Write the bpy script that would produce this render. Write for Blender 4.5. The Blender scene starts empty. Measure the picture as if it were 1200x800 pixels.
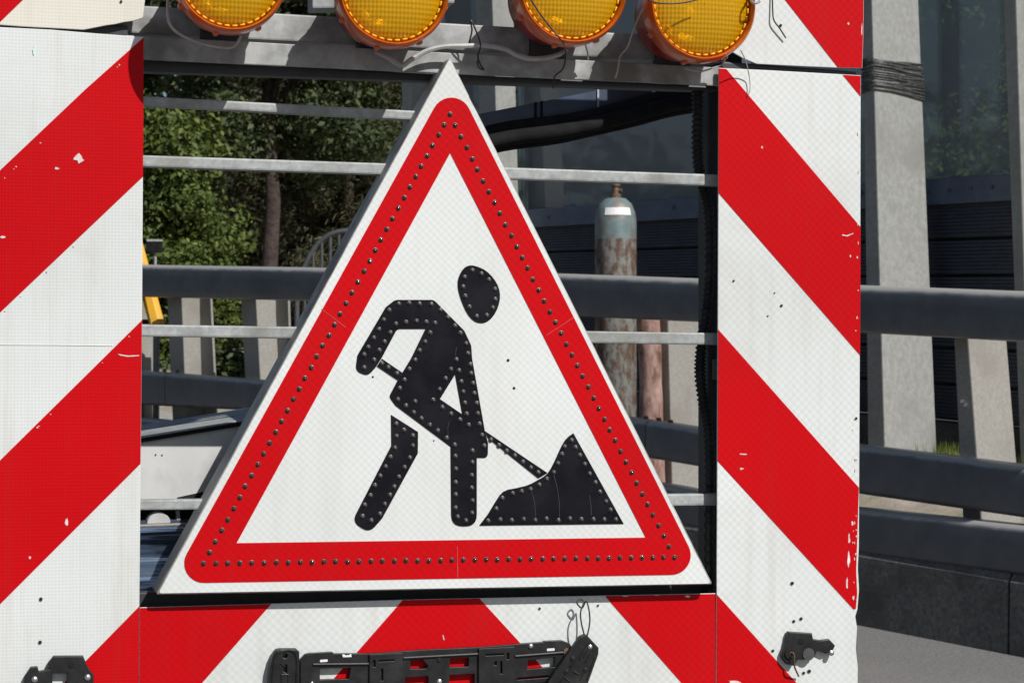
import bpy, bmesh, math, random
import numpy as np
from mathutils import Vector, Matrix

random.seed(7); np.random.seed(7)
S = bpy.context.scene
COL = S.collection

# ------------------------------------------------------------------ camera
H = 1.0; F = 2400.0; PX, PY = 600.0, 400.0
PITCH = math.atan(40 / F)
cd = bpy.data.cameras.new('camera'); cam = bpy.data.objects.new('camera', cd); COL.objects.link(cam)
cd.sensor_width = 36; cd.lens = F / 1200 * 36; cd.clip_start = .05; cd.clip_end = 2000
cd.dof.use_dof = True; cd.dof.focus_distance = 3.4; cd.dof.aperture_fstop = 20
cam.location = (0, 0, H); cam.rotation_euler = (math.pi / 2 + PITCH, 0, 0)
S.camera = cam
# ------------------------------------------------------------------ world, sun, exposure
SUN_A, SUN_E = math.radians(42), math.radians(43)
sdir = Vector((math.sin(SUN_A) * math.cos(SUN_E), -math.cos(SUN_A) * math.cos(SUN_E), math.sin(SUN_E)))
w = bpy.data.worlds.new('World'); S.world = w; w.use_nodes = True
nt = w.node_tree; bg = nt.nodes['Background']
sky = nt.nodes.new('ShaderNodeTexSky'); sky.sky_type = 'NISHITA'; sky.sun_disc = False
sky.sun_elevation = SUN_E; sky.sun_rotation = math.atan2(sdir.x, sdir.y)
nt.links.new(sky.outputs[0], bg.inputs[0]); bg.inputs[1].default_value = .06
sl = bpy.data.lights.new('sun', 'SUN'); sl.energy = 5.0; sl.angle = math.radians(.53); sl.color = (1, .97, .93)
so = bpy.data.objects.new('sun', sl); COL.objects.link(so); so.location = (4, -4, 8)
so.rotation_euler = sdir.to_track_quat('Z', 'Y').to_euler()
S.view_settings.view_transform = 'Standard'; S.view_settings.look = 'None'
S.view_settings.exposure = -0.05; S.view_settings.gamma = 1
S.render.engine = 'CYCLES'

# ------------------------------------------------------------------ pixel -> place
FWD = Vector((0, math.cos(PITCH), math.sin(PITCH))); UP = Vector((0, -math.sin(PITCH), math.cos(PITCH)))
C0 = Vector((0, 0, H))
def ray(px, py): return FWD + Vector((1, 0, 0)) * ((px - PX) / F) - UP * ((py - PY) / F)
def hit(px, py, p0, n):
    d = ray(px, py); return C0 + d * ((p0 - C0).dot(n) / d.dot(n))
K = .268
SN = Vector((K, -1, 0)).normalized()          # front normal of the warning board
SR = Vector((1, K, 0)).normalized()           # its rightward direction
SP = Vector((0, 3.36, 0))
def T(px, py, off=0.): return hit(px, py, SP + SN * off, SN)
BE = Vector((-4.02, 4.79, 0)).normalized()    # guard rail direction (towards the far end)
BN = Vector((-BE.y, BE.x, 0)); BN = BN if BN.y < 0 else -BN
BP = Vector((1.84, 7.37, 0))
def B(px, py, off=0.): return hit(px, py, BP + BN * off, BN)
WOFF = -1.3
def sco(p): return (p - BP).dot(BE)
def nco(p): return (p - BP).dot(BN)

ka, kb = B(1010, 730), B(1200, 767)
G1 = (ka.z - kb.z) / (sco(ka) - sco(kb)); G0 = kb.z - G1 * sco(kb)
G1 = max(.02, min(.07, G1))
def zroad(s): return G0 + G1 * max(-7, min(11, s))
VERGE = .34
def zverge(s): return zroad(s) + VERGE
def ground_at(p, verge=False): return zverge(sco(p)) if verge else zroad(sco(p))

# ------------------------------------------------------------------ materials
MATS = {}
def new_mat(name):
    m = bpy.data.materials.new(name); m.use_nodes = True; MATS[name] = m
    return m, m.node_tree, m.node_tree.nodes['Principled BSDF']
def N(t, kind, **kw):
    n = t.nodes.new(kind)
    for k, v in kw.items():
        if k in n.bl_rna.properties: setattr(n, k, v)
        else: n.inputs[k].default_value = v
    return n
def ramp(t, fac, stops):
    r = t.nodes.new('ShaderNodeValToRGB'); e = r.color_ramp.elements
    while len(e) < len(stops): e.new(.5)
    for i, (p, c) in enumerate(stops): e[i].position = p; e[i].color = (*c, 1) if len(c) == 3 else c
    t.links.new(fac, r.inputs[0]); return r
def mixc(t, fac, a, b, mode='MIX'):
    m = t.nodes.new('ShaderNodeMix'); m.data_type = 'RGBA'; m.blend_type = mode
    for s, v in ((m.inputs[0], fac), (m.inputs[6], a), (m.inputs[7], b)):
        if hasattr(v, 'links'): t.links.new(v, s)
        elif isinstance(v, (int, float)): s.default_value = v
        else: s.default_value = (*v, 1) if len(v) == 3 else v
    return m.outputs[2]
def math_(t, op, a, b=0.):
    m = t.nodes.new('ShaderNodeMath'); m.operation = op
    for s, v in ((m.inputs[0], a), (m.inputs[1], b)):
        if hasattr(v, 'links'): t.links.new(v, s)
        else: s.default_value = v
    return m.outputs[0]
def bump(t, bs, h, strength=.3, dist=.002):
    b = N(t, 'ShaderNodeBump', Strength=strength, Distance=dist); t.links.new(h, b.inputs['Height'])
    t.links.new(b.outputs[0], bs.inputs['Normal'])

def noisy(name, c1, c2, scale=20, rough=.6, metal=0., bumps=.2, detail=6, c3=None, s3=3., dist=.002, lo=.35, hi=.65, coat=0.):
    m, t, b = new_mat(name)
    tc = N(t, 'ShaderNodeTexCoord'); n = N(t, 'ShaderNodeTexNoise', Scale=scale, Detail=detail, Roughness=.65)
    t.links.new(tc.outputs['Object'], n.inputs['Vector'])
    col = ramp(t, n.outputs[0], [(lo, c1), (hi, c2)]).outputs[0]
    if c3:
        n3 = N(t, 'ShaderNodeTexNoise', Scale=s3, Detail=5., Roughness=.6); t.links.new(tc.outputs['Object'], n3.inputs['Vector'])
        col = mixc(t, ramp(t, n3.outputs[0], [(.5, (0, 0, 0)), (.68, (1, 1, 1))]).outputs[0], col, c3)
    t.links.new(col, b.inputs['Base Color'])
    b.inputs['Roughness'].default_value = rough; b.inputs['Metallic'].default_value = metal
    b.inputs['Coat Weight'].default_value = coat
    if bumps: bump(t, b, n.outputs[0], bumps, dist)
    return m

def sheeting(name, col, dark, cell, kind='square', amount=.5, dirt=(.45, .42, .36), dirt_amt=.5, rough=.42, stain=None, spec=.3, scratch=(.42, .41, .39)):
    """Prismatic reflective sheeting: a fine grid of cells, slight dirt."""
    m, t, b = new_mat(name)
    tc = N(t, 'ShaderNodeTexCoord'); sp = N(t, 'ShaderNodeSeparateXYZ'); t.links.new(tc.outputs['Object'], sp.inputs[0])
    x, z = sp.outputs[0], sp.outputs[2]
    if kind == 'diamond':
        x, z = math_(t, 'ADD', x, z), math_(t, 'SUBTRACT', x, z)
    k = 2 * math.pi / cell
    p = math_(t, 'MULTIPLY', math_(t, 'SINE', math_(t, 'MULTIPLY', x, k)), math_(t, 'SINE', math_(t, 'MULTIPLY', z, k)))
    p = math_(t, 'ADD', math_(t, 'MULTIPLY', p, .5), .5)
    nz = N(t, 'ShaderNodeTexNoise', Scale=330., Detail=2.); t.links.new(tc.outputs['Object'], nz.inputs['Vector'])
    nl = N(t, 'ShaderNodeTexNoise', Scale=4., Detail=5., Roughness=.6); t.links.new(tc.outputs['Object'], nl.inputs['Vector'])
    p2 = math_(t, 'MULTIPLY', p, ramp(t, nl.outputs[0], [(.3, (.35,) * 3), (.62, (1,) * 3)]).outputs[0])
    p2 = math_(t, 'ADD', math_(t, 'MULTIPLY', p2, amount), math_(t, 'MULTIPLY', nz.outputs[0], .75 * (1 - amount)))
    base = mixc(t, p2, dark, col)
    # scuffs and dirt with a shape of their own
    d1 = N(t, 'ShaderNodeTexNoise', Scale=2.2, Detail=8., Roughness=.72, Distortion=.4); t.links.new(tc.outputs['Object'], d1.inputs['Vector'])
    dm = ramp(t, d1.outputs[0], [(.5, (0, 0, 0)), (.8, (dirt_amt,) * 3)]).outputs[0]
    base = mixc(t, dm, base, dirt)
    d2 = N(t, 'ShaderNodeTexNoise', Scale=60., Detail=3.); t.links.new(tc.outputs['Object'], d2.inputs['Vector'])
    base = mixc(t, ramp(t, d2.outputs[0], [(.75, (0, 0, 0)), (.79, (.35,) * 3)]).outputs[0], base, dirt)
    mpg = N(t, 'ShaderNodeMapping'); mpg.inputs['Scale'].default_value = (26, 26, 1.6); t.links.new(tc.outputs['Object'], mpg.inputs[0])
    d3 = N(t, 'ShaderNodeTexNoise', Scale=1., Detail=6., Roughness=.7); t.links.new(mpg.outputs[0], d3.inputs['Vector'])
    base = mixc(t, ramp(t, d3.outputs[0], [(.5, (0, 0, 0)), (.78, (dirt_amt * .8,) * 3)]).outputs[0], base, dirt)
    d4 = N(t, 'ShaderNodeTexNoise', Scale=1.7, Detail=3.); t.links.new(tc.outputs['Object'], d4.inputs['Vector'])
    base = mixc(t, 1., base, ramp(t, d4.outputs[0], [(.3, (.86, .86, .85)), (.65, (1, 1, 1))]).outputs[0], 'MULTIPLY')
    if stain:
        sc, smin, smax = stain
        s_ = N(t, 'ShaderNodeMapRange'); t.links.new(sp.outputs[0], s_.inputs[0]); s_.inputs[1].default_value = smin; s_.inputs[2].default_value = smax
        base = mixc(t, math_(t, 'MULTIPLY', s_.outputs[0], .45), base, sc)
    t.links.new(base, b.inputs['Base Color'])
    b.inputs['Roughness'].default_value = rough; b.inputs['Specular IOR Level'].default_value = spec; b.inputs['Coat Weight'].default_value = 0
    bump(t, b, math_(t, 'ADD', p, math_(t, 'MULTIPLY', nz.outputs[0], .5)), .12, .0012)
    return m

WHITE = (.79, .81, .80); WDK = (.60, .625, .62)
RED = (.62, .003, .007); RDK = (.47, .002, .005)
sheeting('white_sheet_square', WHITE, WDK, .0145, 'square', .6)
sheeting('white_sheet_fine', WHITE, WDK, .0105, 'diamond', .5)
sheeting('white_sheet_sign', (.80, .82, .81), (.62, .645, .635), .0125, 'square', .5, dirt_amt=.22)
sheeting('white_sheet_cream', (.79, .79, .75), (.61, .61, .57), .0105, 'diamond', .5, stain=((.72, .66, .54), -.75, -.42))
sheeting('red_sheet', RED, RDK, .0145, 'square', .4, dirt=(.34, .02, .02), dirt_amt=.3, spec=.1, scratch=(.62, .2, .19))
sheeting('red_sheet_fine', RED, RDK, .0105, 'diamond', .35, dirt=(.34, .02, .02), dirt_amt=.3, spec=.1, scratch=(.62, .2, .19))
noisy('galvanised', (.25, .265, .265), (.40, .415, .41), 70, .6, .1, .12, 9, (.21, .21, .195), 11.)
noisy('galvanised_old', (.24, .25, .25), (.40, .41, .41), 30, .6, .1, .2, 10, (.15, .145, .13), 8.)
noisy('sign_box_metal', (.30, .30, .29), (.40, .40, .39), 40, .55, .3, .12, 6, (.15, .13, .11), 8.)
noisy('dark_upright', (.035, .037, .042), (.05, .052, .058), 30, .55, .2, .1)
noisy('black_film', (.006, .006, .009), (.010, .010, .014), 25, .3, 0, .06, 5, (.014, .014, .018), 12.)
MATS['black_film'].node_tree.nodes['Principled BSDF'].inputs['Specular IOR Level'].default_value = .12
noisy('black_plastic', (.009, .009, .010), (.018, .0185, .02), 45, .45, 0, .2, 6, (.032, .032, .031), 14.)
MATS['black_plastic'].node_tree.nodes['Principled BSDF'].inputs['Specular IOR Level'].default_value = .3
noisy('white_plastic', (.7, .7, .68), (.8, .8, .78), 40, .5)
noisy('screw_metal', (.5, .5, .5), (.7, .7, .7), 80, .3, .9)
noisy('rusty_screw', (.10, .06, .035), (.2, .13, .085), 90, .7, .3)
noisy('lamp_red', (.26, .004, .006), (.34, .007, .008), 25, .3, 0, .05, coat=.3)
noisy('lamp_rim', (.50, .075, .005), (.62, .12, .008), 30, .28, 0, .05, coat=.4)
noisy('lamp_bead', (.80, .33, .006), (.92, .44, .015), 30, .35, 0, 0)
noisy('reflector', (.86, .85, .8), (.95, .94, .9), 60, .3, 1., .6, dist=.006)
noisy('led', (.022, .010, .009), (.05, .026, .022), 60, .1, 0, 0, coat=.6)
noisy('led_ring', (.035, .02, .018), (.06, .04, .035), 60, .4)
noisy('led_clear', (.04, .04, .043), (.085, .085, .09), 60, .35, 0, 0)
noisy('wire_grey', (.34, .34, .33), (.45, .45, .43), 50, .5)
noisy('wire_black', (.012, .012, .013), (.03, .03, .03), 50, .45)
m = noisy('rail_grey', (.085, .092, .105), (.115, .122, .136), 9, .4, .1, .08, 6, (.075, .08, .09), 2.5)
t = m.node_tree; b = t.nodes['Principled BSDF']; lk = b.inputs['Base Color'].links[0].from_socket
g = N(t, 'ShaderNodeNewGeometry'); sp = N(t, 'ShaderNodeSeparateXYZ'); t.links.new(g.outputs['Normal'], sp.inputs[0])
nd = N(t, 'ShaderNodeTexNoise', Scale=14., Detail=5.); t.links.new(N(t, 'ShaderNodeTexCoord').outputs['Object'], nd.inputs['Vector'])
dz = math_(t, 'ADD', sp.outputs[2], math_(t, 'MULTIPLY', math_(t, 'SUBTRACT', nd.outputs[0], .5), .5))     # upward faces painted paler, standing for sunlight on the rail tops
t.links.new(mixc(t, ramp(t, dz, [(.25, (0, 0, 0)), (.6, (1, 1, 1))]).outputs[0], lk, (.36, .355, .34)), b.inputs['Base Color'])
noisy('post_grey', (.23, .22, .20), (.30, .288, .262), 70, .7, 0, .1, 7, (.21, .195, .17), 3.)
noisy('column_grey', (.23, .234, .222), (.31, .314, .30), 40, .7, 0, .1, 8, (.20, .20, .185), 2.2)
noisy('tie_metal', (.05, .05, .052), (.14, .14, .14), 60, .5, .4)
noisy('wall_paint', (.085, .11, .16), (.115, .145, .20), 14, .45, .1, .05)
noisy('wall_panel', (.065, .075, .10), (.09, .10, .13), 14, .5, .1, .05)
noisy('stone_dark', (.05, .048, .043), (.13, .12, .11), 9, .9, 0, .8, 8, dist=.02)
noisy('concrete', (.24, .235, .22), (.36, .35, .33), 22, .85, 0, .4, 10, (.17, .165, .155), 3., dist=.004)
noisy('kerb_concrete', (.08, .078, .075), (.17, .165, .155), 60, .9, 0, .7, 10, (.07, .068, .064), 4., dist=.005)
noisy('bark', (.03, .02, .017), (.075, .05, .042), 16, .9, 0, .9, 8, dist=.03)
noisy('boom_blue', (.045, .065, .11), (.065, .09, .15), 16, .4, .1, .08, 5, (.05, .05, .055), 6.)
noisy('cylinder_rust', (.10, .058, .04), (.20, .205, .19), 30, .75, 0, .4, 10, (.09, .046, .028), 11., lo=.42, hi=.56)
noisy('cylinder_teal', (.12, .175, .18), (.19, .245, .25), 22, .5, .1, .1, 6, (.2, .13, .09), 14.)
noisy('pipe_rust', (.20, .10, .075), (.40, .27, .24), 26, .8, 0, .4, 9, (.11, .055, .035), 20.)
noisy('box_white', (.52, .525, .52), (.60, .605, .60), 9, .5, 0, .08, 8, (.40, .39, .37), 6.)
noisy('yellow_paint', (.62, .32, .015), (.72, .40, .03), 18, .45, 0, .1, 6, (.40, .24, .06), 9.)
noisy('rubber', (.009, .009, .010), (.017, .017, .018), 40, .85)
MATS['rubber'].node_tree.nodes['Principled BSDF'].inputs['Specular IOR Level'].default_value = .15
noisy('brass', (.14, .10, .05), (.22, .16, .08), 40, .6, .4)
noisy('chip_white', (.50, .42, .40), (.74, .70, .68), 60, .7, 0, .3)
noisy('hole_black', (.008,) * 3, (.014,) * 3, 60, .9)
noisy('seam_pink', (.5, .05, .05), (.56, .10, .10), 60, .6)
noisy('crease_grey', (.022, .022, .025), (.045, .045, .05), 60, .4)
noisy('teal_scuff', (.45, .66, .60), (.6, .74, .7), 90, .6)
noisy('soil', (.25, .215, .175), (.36, .315, .265), 7, .95, 0, .6, 10, (.12, .13, .06), 1.5, dist=.03)
noisy('fence_grey', (.05, .055, .06), (.08, .085, .09), 30, .6, .2)

for nm, sc in (('cylinder_rust', (1, 1, .5)), ('pipe_rust', (1, 1, .45))):
    t = MATS[nm].node_tree
    for n_ in [q for q in t.nodes if q.type == 'TEX_NOISE']:
        l = n_.inputs['Vector'].links[0]; src = l.from_socket; mp = N(t, 'ShaderNodeMapping'); mp.inputs['Scale'].default_value = sc
        t.links.new(src, mp.inputs[0]); t.links.new(mp.outputs[0], n_.inputs['Vector'])
# blue glossy paint, streaks of reflected sky put into its colour
m, t, b = new_mat('blue_gloss'); tc = N(t, 'ShaderNodeTexCoord'); n = N(t, 'ShaderNodeTexNoise', Scale=3.5, Detail=3.)
mp = N(t, 'ShaderNodeMapping'); mp.inputs['Scale'].default_value = (.6, 1, 9); t.links.new(tc.outputs['Object'], mp.inputs[0]); t.links.new(mp.outputs[0], n.inputs['Vector'])
t.links.new(ramp(t, n.outputs[0], [(.35, (.12, .18, .28)), (.65, (.30, .38, .48))]).outputs[0], b.inputs['Base Color'])
b.inputs['Metallic'].default_value = .7; b.inputs['Roughness'].default_value = .17; b.inputs['Coat Weight'].default_value = .6
bump(t, b, n.outputs[0], .5, .02)

# asphalt
m, t, b = new_mat('asphalt'); tc = N(t, 'ShaderNodeTexCoord')
v = N(t, 'ShaderNodeTexVoronoi', Scale=140.); n = N(t, 'ShaderNodeTexNoise', Scale=90., Detail=8., Roughness=.7); n2 = N(t, 'ShaderNodeTexNoise', Scale=1.3, Detail=6.)
for q in (v, n, n2): t.links.new(tc.outputs['Object'], q.inputs['Vector'])
c = ramp(t, n.outputs[0], [(.3, (.10, .097, .093)), (.55, (.20, .193, .185)), (.72, (.34, .325, .31))]).outputs[0]
c = mixc(t, .35, c, ramp(t, v.outputs['Distance'], [(0, (.2, .195, .19)), (.6, (.06, .06, .058))]).outputs[0])
c = mixc(t, ramp(t, n2.outputs[0], [(.45, (0, 0, 0)), (.7, (.5,) * 3)]).outputs[0], c, (.2, .185, .17))
t.links.new(c, b.inputs['Base Color']); b.inputs['Roughness'].default_value = .9; bump(t, b, n.outputs[0], .8, .004)

# amber lens: partly clear, partly milky, fine grid relief
m, t, b = new_mat('amber_lens'); t.nodes.remove(b); out = t.nodes['Material Output']
tc = N(t, 'ShaderNodeTexCoord'); sp = N(t, 'ShaderNodeSeparateXYZ'); t.links.new(tc.outputs['Object'], sp.inputs[0])
k = 2 * math.pi / .0062
gx = math_(t, 'SINE', math_(t, 'MULTIPLY', sp.outputs[0], k)); gz = math_(t, 'SINE', math_(t, 'MULTIPLY', sp.outputs[2], k * .8))
hgt = math_(t, 'ADD', math_(t, 'MULTIPLY', gx, .6), math_(t, 'MULTIPLY', gz, .4))
bp = N(t, 'ShaderNodeBump', Strength=.3, Distance=.002); t.links.new(hgt, bp.inputs['Height'])
lc = mixc(t, math_(t, 'ADD', math_(t, 'MULTIPLY', hgt, .5), .5), (.95, .47, .002), (1., .60, .006))
tr = N(t, 'ShaderNodeBsdfTransparent'); t.links.new(mixc(t, math_(t, 'ADD', math_(t, 'MULTIPLY', hgt, .5), .5), (.95, .5, .01), (1, .72, .03)), tr.inputs[0])
tl = N(t, 'ShaderNodeBsdfTranslucent'); df = N(t, 'ShaderNodeBsdfDiffuse'); gl = N(t, 'ShaderNodeBsdfGlossy', Roughness=.08)
for q in (tl, df): t.links.new(lc, q.inputs[0]); t.links.new(bp.outputs[0], q.inputs['Normal'])
t.links.new(bp.outputs[0], gl.inputs['Normal'])
a1 = N(t, 'ShaderNodeMixShader'); a1.inputs[0].default_value = .82; t.links.new(tl.outputs[0], a1.inputs[1]); t.links.new(df.outputs[0], a1.inputs[2])
a2 = N(t, 'ShaderNodeMixShader'); a2.inputs[0].default_value = .5; t.links.new(tr.outputs[0], a2.inputs[1]); t.links.new(a1.outputs[0], a2.inputs[2])
fr = N(t, 'ShaderNodeFresnel', IOR=1.5); t.links.new(bp.outputs[0], fr.inputs['Normal'])
a3 = N(t, 'ShaderNodeMixShader'); t.links.new(fr.outputs[0], a3.inputs[0]); t.links.new(a2.outputs[0], a3.inputs[1]); t.links.new(gl.outputs[0], a3.inputs[2])
t.links.new(a3.outputs[0], out.inputs[0])

# dusty tinted glass
m, t, b = new_mat('dusty_glass'); t.nodes.remove(b); out = t.nodes['Material Output']
tc = N(t, 'ShaderNodeTexCoord'); n = N(t, 'ShaderNodeTexNoise', Scale=1.6, Detail=9., Roughness=.6, Distortion=.6); t.links.new(tc.outputs['Object'], n.inputs['Vector'])
sp = N(t, 'ShaderNodeSeparateXYZ'); t.links.new(tc.outputs['Object'], sp.inputs[0])
mr = N(t, 'ShaderNodeMapRange'); t.links.new(sp.outputs[2], mr.inputs[0]); mr.inputs[1].default_value = .55; mr.inputs[2].default_value = 0.
edge = math_(t, 'ADD', math_(t, 'MULTIPLY', mr.outputs[0], .5), math_(t, 'MULTIPLY', n.outputs[0], .6))
dust = ramp(t, edge, [(.36, (.26,) * 3), (.43, (.44,) * 3), (.52, (.6,) * 3), (.8, (.75,) * 3)]).outputs[0]
tr = N(t, 'ShaderNodeBsdfTransparent'); tr.inputs[0].default_value = (.62, .70, .68, 1)
df = N(t, 'ShaderNodeBsdfDiffuse'); df.inputs[0].default_value = (.68, .75, .79, 1)
gl = N(t, 'ShaderNodeBsdfGlossy', Roughness=.03); fr = N(t, 'ShaderNodeFresnel', IOR=1.5)
nb = N(t, 'ShaderNodeTexNoise', Scale=2.5, Detail=2.); t.links.new(tc.outputs['Object'], nb.inputs['Vector'])
bp = N(t, 'ShaderNodeBump', Strength=.06, Distance=.02); t.links.new(nb.outputs[0], bp.inputs['Height']); t.links.new(bp.outputs[0], gl.inputs['Normal'])
a1 = N(t, 'ShaderNodeMixShader'); t.links.new(dust, a1.inputs[0]); t.links.new(tr.outputs[0], a1.inputs[1]); t.links.new(df.outputs[0], a1.inputs[2])
a2 = N(t, 'ShaderNodeMixShader'); t.links.new(math_(t, 'MULTIPLY', fr.outputs[0], 1.4), a2.inputs[0]); t.links.new(a1.outputs[0], a2.inputs[1]); t.links.new(gl.outputs[0], a2.inputs[2])
t.links.new(a2.outputs[0], out.inputs[0])

def leaf_mat(name, stops, tfac=.3):
    m, t, b = new_mat(name); out = t.nodes['Material Output']
    g = N(t, 'ShaderNodeNewGeometry')
    col = ramp(t, g.outputs['Random Per Island'], stops).outputs[0]
    t.links.new(col, b.inputs['Base Color']); b.inputs['Roughness'].default_value = .7
    tl = N(t, 'ShaderNodeBsdfTranslucent'); t.links.new(mixc(t, .5, col, (.12, .16, .01), 'ADD'), tl.inputs[0])
    mx = N(t, 'ShaderNodeMixShader'); mx.inputs[0].default_value = tfac
    t.links.new(b.outputs[0], mx.inputs[1]); t.links.new(tl.outputs[0], mx.inputs[2]); t.links.new(mx.outputs[0], out.inputs[0])
leaf_mat('leaf_bright', [(0, (.04, .062, .01)), (.5, (.075, .11, .016)), (1, (.15, .18, .035))], .26)
leaf_mat('leaf_dark', [(0, (.02, .035, .01)), (.6, (.04, .06, .016)), (1, (.075, .095, .03))], .15)
leaf_mat('needle', [(0, (.03, .032, .013)), (.6, (.055, .055, .022)), (1, (.10, .085, .04))], .1)
leaf_mat('grass_blade', [(0, (.08, .12, .015)), (1, (.2, .24, .04))], .4)

# ------------------------------------------------------------------ object helpers
WM = {}
def tag(o, label=None, cat=None, group=None, kind=None):
    for k, v in (('label', label), ('category', cat), ('group', group), ('kind', kind)):
        if v: o[k] = v
    return o
def thing(name, loc, label, cat, group=None, rz=0.):
    o = bpy.data.objects.new(name, None); COL.objects.link(o); o.empty_display_size = .05
    o.location = loc; o.rotation_euler = (0, 0, rz)
    WM[o] = Matrix.Translation(Vector(loc)) @ Matrix.Rotation(rz, 4, 'Z')
    return tag(o, label, cat, group)
def mk(name, verts, faces, mat, parent=None, smooth=False, origin=None, rz=0., sharp=None):
    """Link ONE mesh object; verts are world positions."""
    if parent is not None:
        M = WM[parent]; loc = None
    else:
        if origin is None:
            a = np.array([tuple(v) for v in verts]); origin = Vector(((a[:, 0].min() + a[:, 0].max()) / 2, (a[:, 1].min() + a[:, 1].max()) / 2, a[:, 2].min()))
        M = Matrix.Translation(Vector(origin)) @ Matrix.Rotation(rz, 4, 'Z')
    Mi = M.inverted()
    me = bpy.data.meshes.new(name)
    me.from_pydata([tuple(Mi @ Vector(v)) for v in verts], [], faces)
    me.update()
    bm = bmesh.new(); bm.from_mesh(me); bmesh.ops.recalc_face_normals(bm, faces=bm.faces); bm.to_mesh(me); bm.free()
    if smooth:
        me.polygons.foreach_set('use_smooth', [True] * len(me.polygons))
        if sharp: me.set_sharp_from_angle(angle=math.radians(sharp))
    o = bpy.data.objects.new(name, me); COL.objects.link(o)
    me.materials.append(MATS[mat])
    if parent is not None: o.parent = parent; WM[o] = M.copy()
    else: o.matrix_world = M; o.location = origin; o.rotation_euler = (0, 0, rz); WM[o] = M
    return o
SRZ = math.atan2(SR.y, SR.x); BRZ = math.atan2(-BE.y, -BE.x)

def bevel_obj(o, w, seg=2, ang=40):
    bm = bmesh.new(); bm.from_mesh(o.data)
    es = [e for e in bm.edges if len(e.link_faces) == 2 and e.calc_face_angle(0) > math.radians(ang)]
    bmesh.ops.bevel(bm, geom=es, offset=w, segments=seg, profile=.6, affect='EDGES', clamp_overlap=True)
    bm.to_mesh(o.data); bm.free(); return o
HEX = [(0, 1, 2, 3), (7, 6, 5, 4), (0, 4, 5, 1), (1, 5, 6, 2), (2, 6, 7, 3), (3, 7, 4, 0)]
def prism8(name, q0, q1, mat, parent=None, bev=0., **kw):
    o = mk(name, list(q0) + list(q1), HEX, mat, parent, **kw)
    if bev: bevel_obj(o, bev)
    return o
def rounded(poly, r, seg=5):
    out = []; n = len(poly)
    for i in range(n):
        p = Vector(poly[i][:2]); a = Vector(poly[i - 1][:2]); c = Vector(poly[(i + 1) % n][:2])
        rr = poly[i][2] if len(poly[i]) > 2 else r
        u, v = (a - p), (c - p); lu, lv = u.length, v.length; u.normalize(); v.normalize()
        ang = u.angle(v); d = min(rr / max(math.tan(ang / 2), 1e-3), lu * .45, lv * .45)
        if rr <= 0 or d < 1e-4 or ang > 3.0: out.append((p.x, p.y)); continue
        p1, p2 = p + u * d, p + v * d
        for k in range(seg + 1):
            f = k / seg; q = p1 * (1 - f) ** 2 + p * 2 * f * (1 - f) + p2 * f * f; out.append((q.x, q.y))
    return out
def fillet(poly, r, seg=8):
    """true circular corner arcs"""
    out = []; n = len(poly)
    for i in range(n):
        p = Vector(poly[i]); u = (Vector(poly[i - 1]) - p).normalized(); v = (Vector(poly[(i + 1) % n]) - p).normalized()
        ang = u.angle(v); d = r / math.tan(ang / 2); c = p + (u + v).normalized() * (r / math.sin(ang / 2))
        a, b_ = p + u * d - c, p + v * d - c
        a0 = math.atan2(a.y, a.x); da = math.atan2(b_.y, b_.x) - a0
        while da > math.pi: da -= 2 * math.pi
        while da < -math.pi: da += 2 * math.pi
        for k in range(seg + 1): out.append((c.x + r * math.cos(a0 + da * k / seg), c.y + r * math.sin(a0 + da * k / seg)))
    return out
def smoothloop(pts, it=2):
    for _ in range(it):
        q = []
        for i in range(len(pts)):
            a, b_ = pts[i], pts[(i + 1) % len(pts)]
            q += [(a[0] * .75 + b_[0] * .25, a[1] * .75 + b_[1] * .25), (a[0] * .25 + b_[0] * .75, a[1] * .25 + b_[1] * .75)]
        pts = q
    return pts
def plate(name, loops, off, thick, mat, parent=None, bev=0., pix=True, **kw):
    """Flat piece in the board plane from pixel outlines (holes = further loops); off = front face in front of the board."""
    cu = bpy.data.curves.new('c', 'CURVE'); cu.dimensions = '2D'; cu.fill_mode = 'BOTH'
    cu.extrude = max(thick / 2 - bev, 1e-5); cu.bevel_depth = bev; cu.bevel_resolution = 1; cu.offset = -bev
    P0 = SP + SN * off
    for lp in loops:
        s = cu.splines.new('POLY'); s.points.add(len(lp) - 1); s.use_cyclic_u = True
        for i, p in enumerate(lp):
            q = T(p[0], p[1], off) if pix else P0 + SR * p[0] + Vector((0, 0, p[1]))
            s.points[i].co = ((q - P0).dot(SR), q.z, 0, 1)
    co = bpy.data.objects.new('c', cu); COL.objects.link(co)
    me = bpy.data.meshes.new_from_object(co)
    vs = [P0 + SR * v.co.x + Vector((0, 0, v.co.y)) + SN * (v.co.z - thick / 2) for v in me.vertices]
    fs = [tuple(p.vertices) for p in me.polygons]
    bpy.data.objects.remove(co); bpy.data.curves.remove(cu); bpy.data.meshes.remove(me)
    if parent is None: kw.setdefault('rz', SRZ)
    o = mk(name, vs, fs, mat, parent, **kw)
    return o
def sheet(name, poly, off, mat, parent, thick=.0012): return plate(name, [poly], off, thick, mat, parent)
def disc_px(cx, cy, r, n=14): return [(cx + r * math.cos(2 * math.pi * i / n), cy + r * math.sin(2 * math.pi * i / n)) for i in range(n)]

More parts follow.
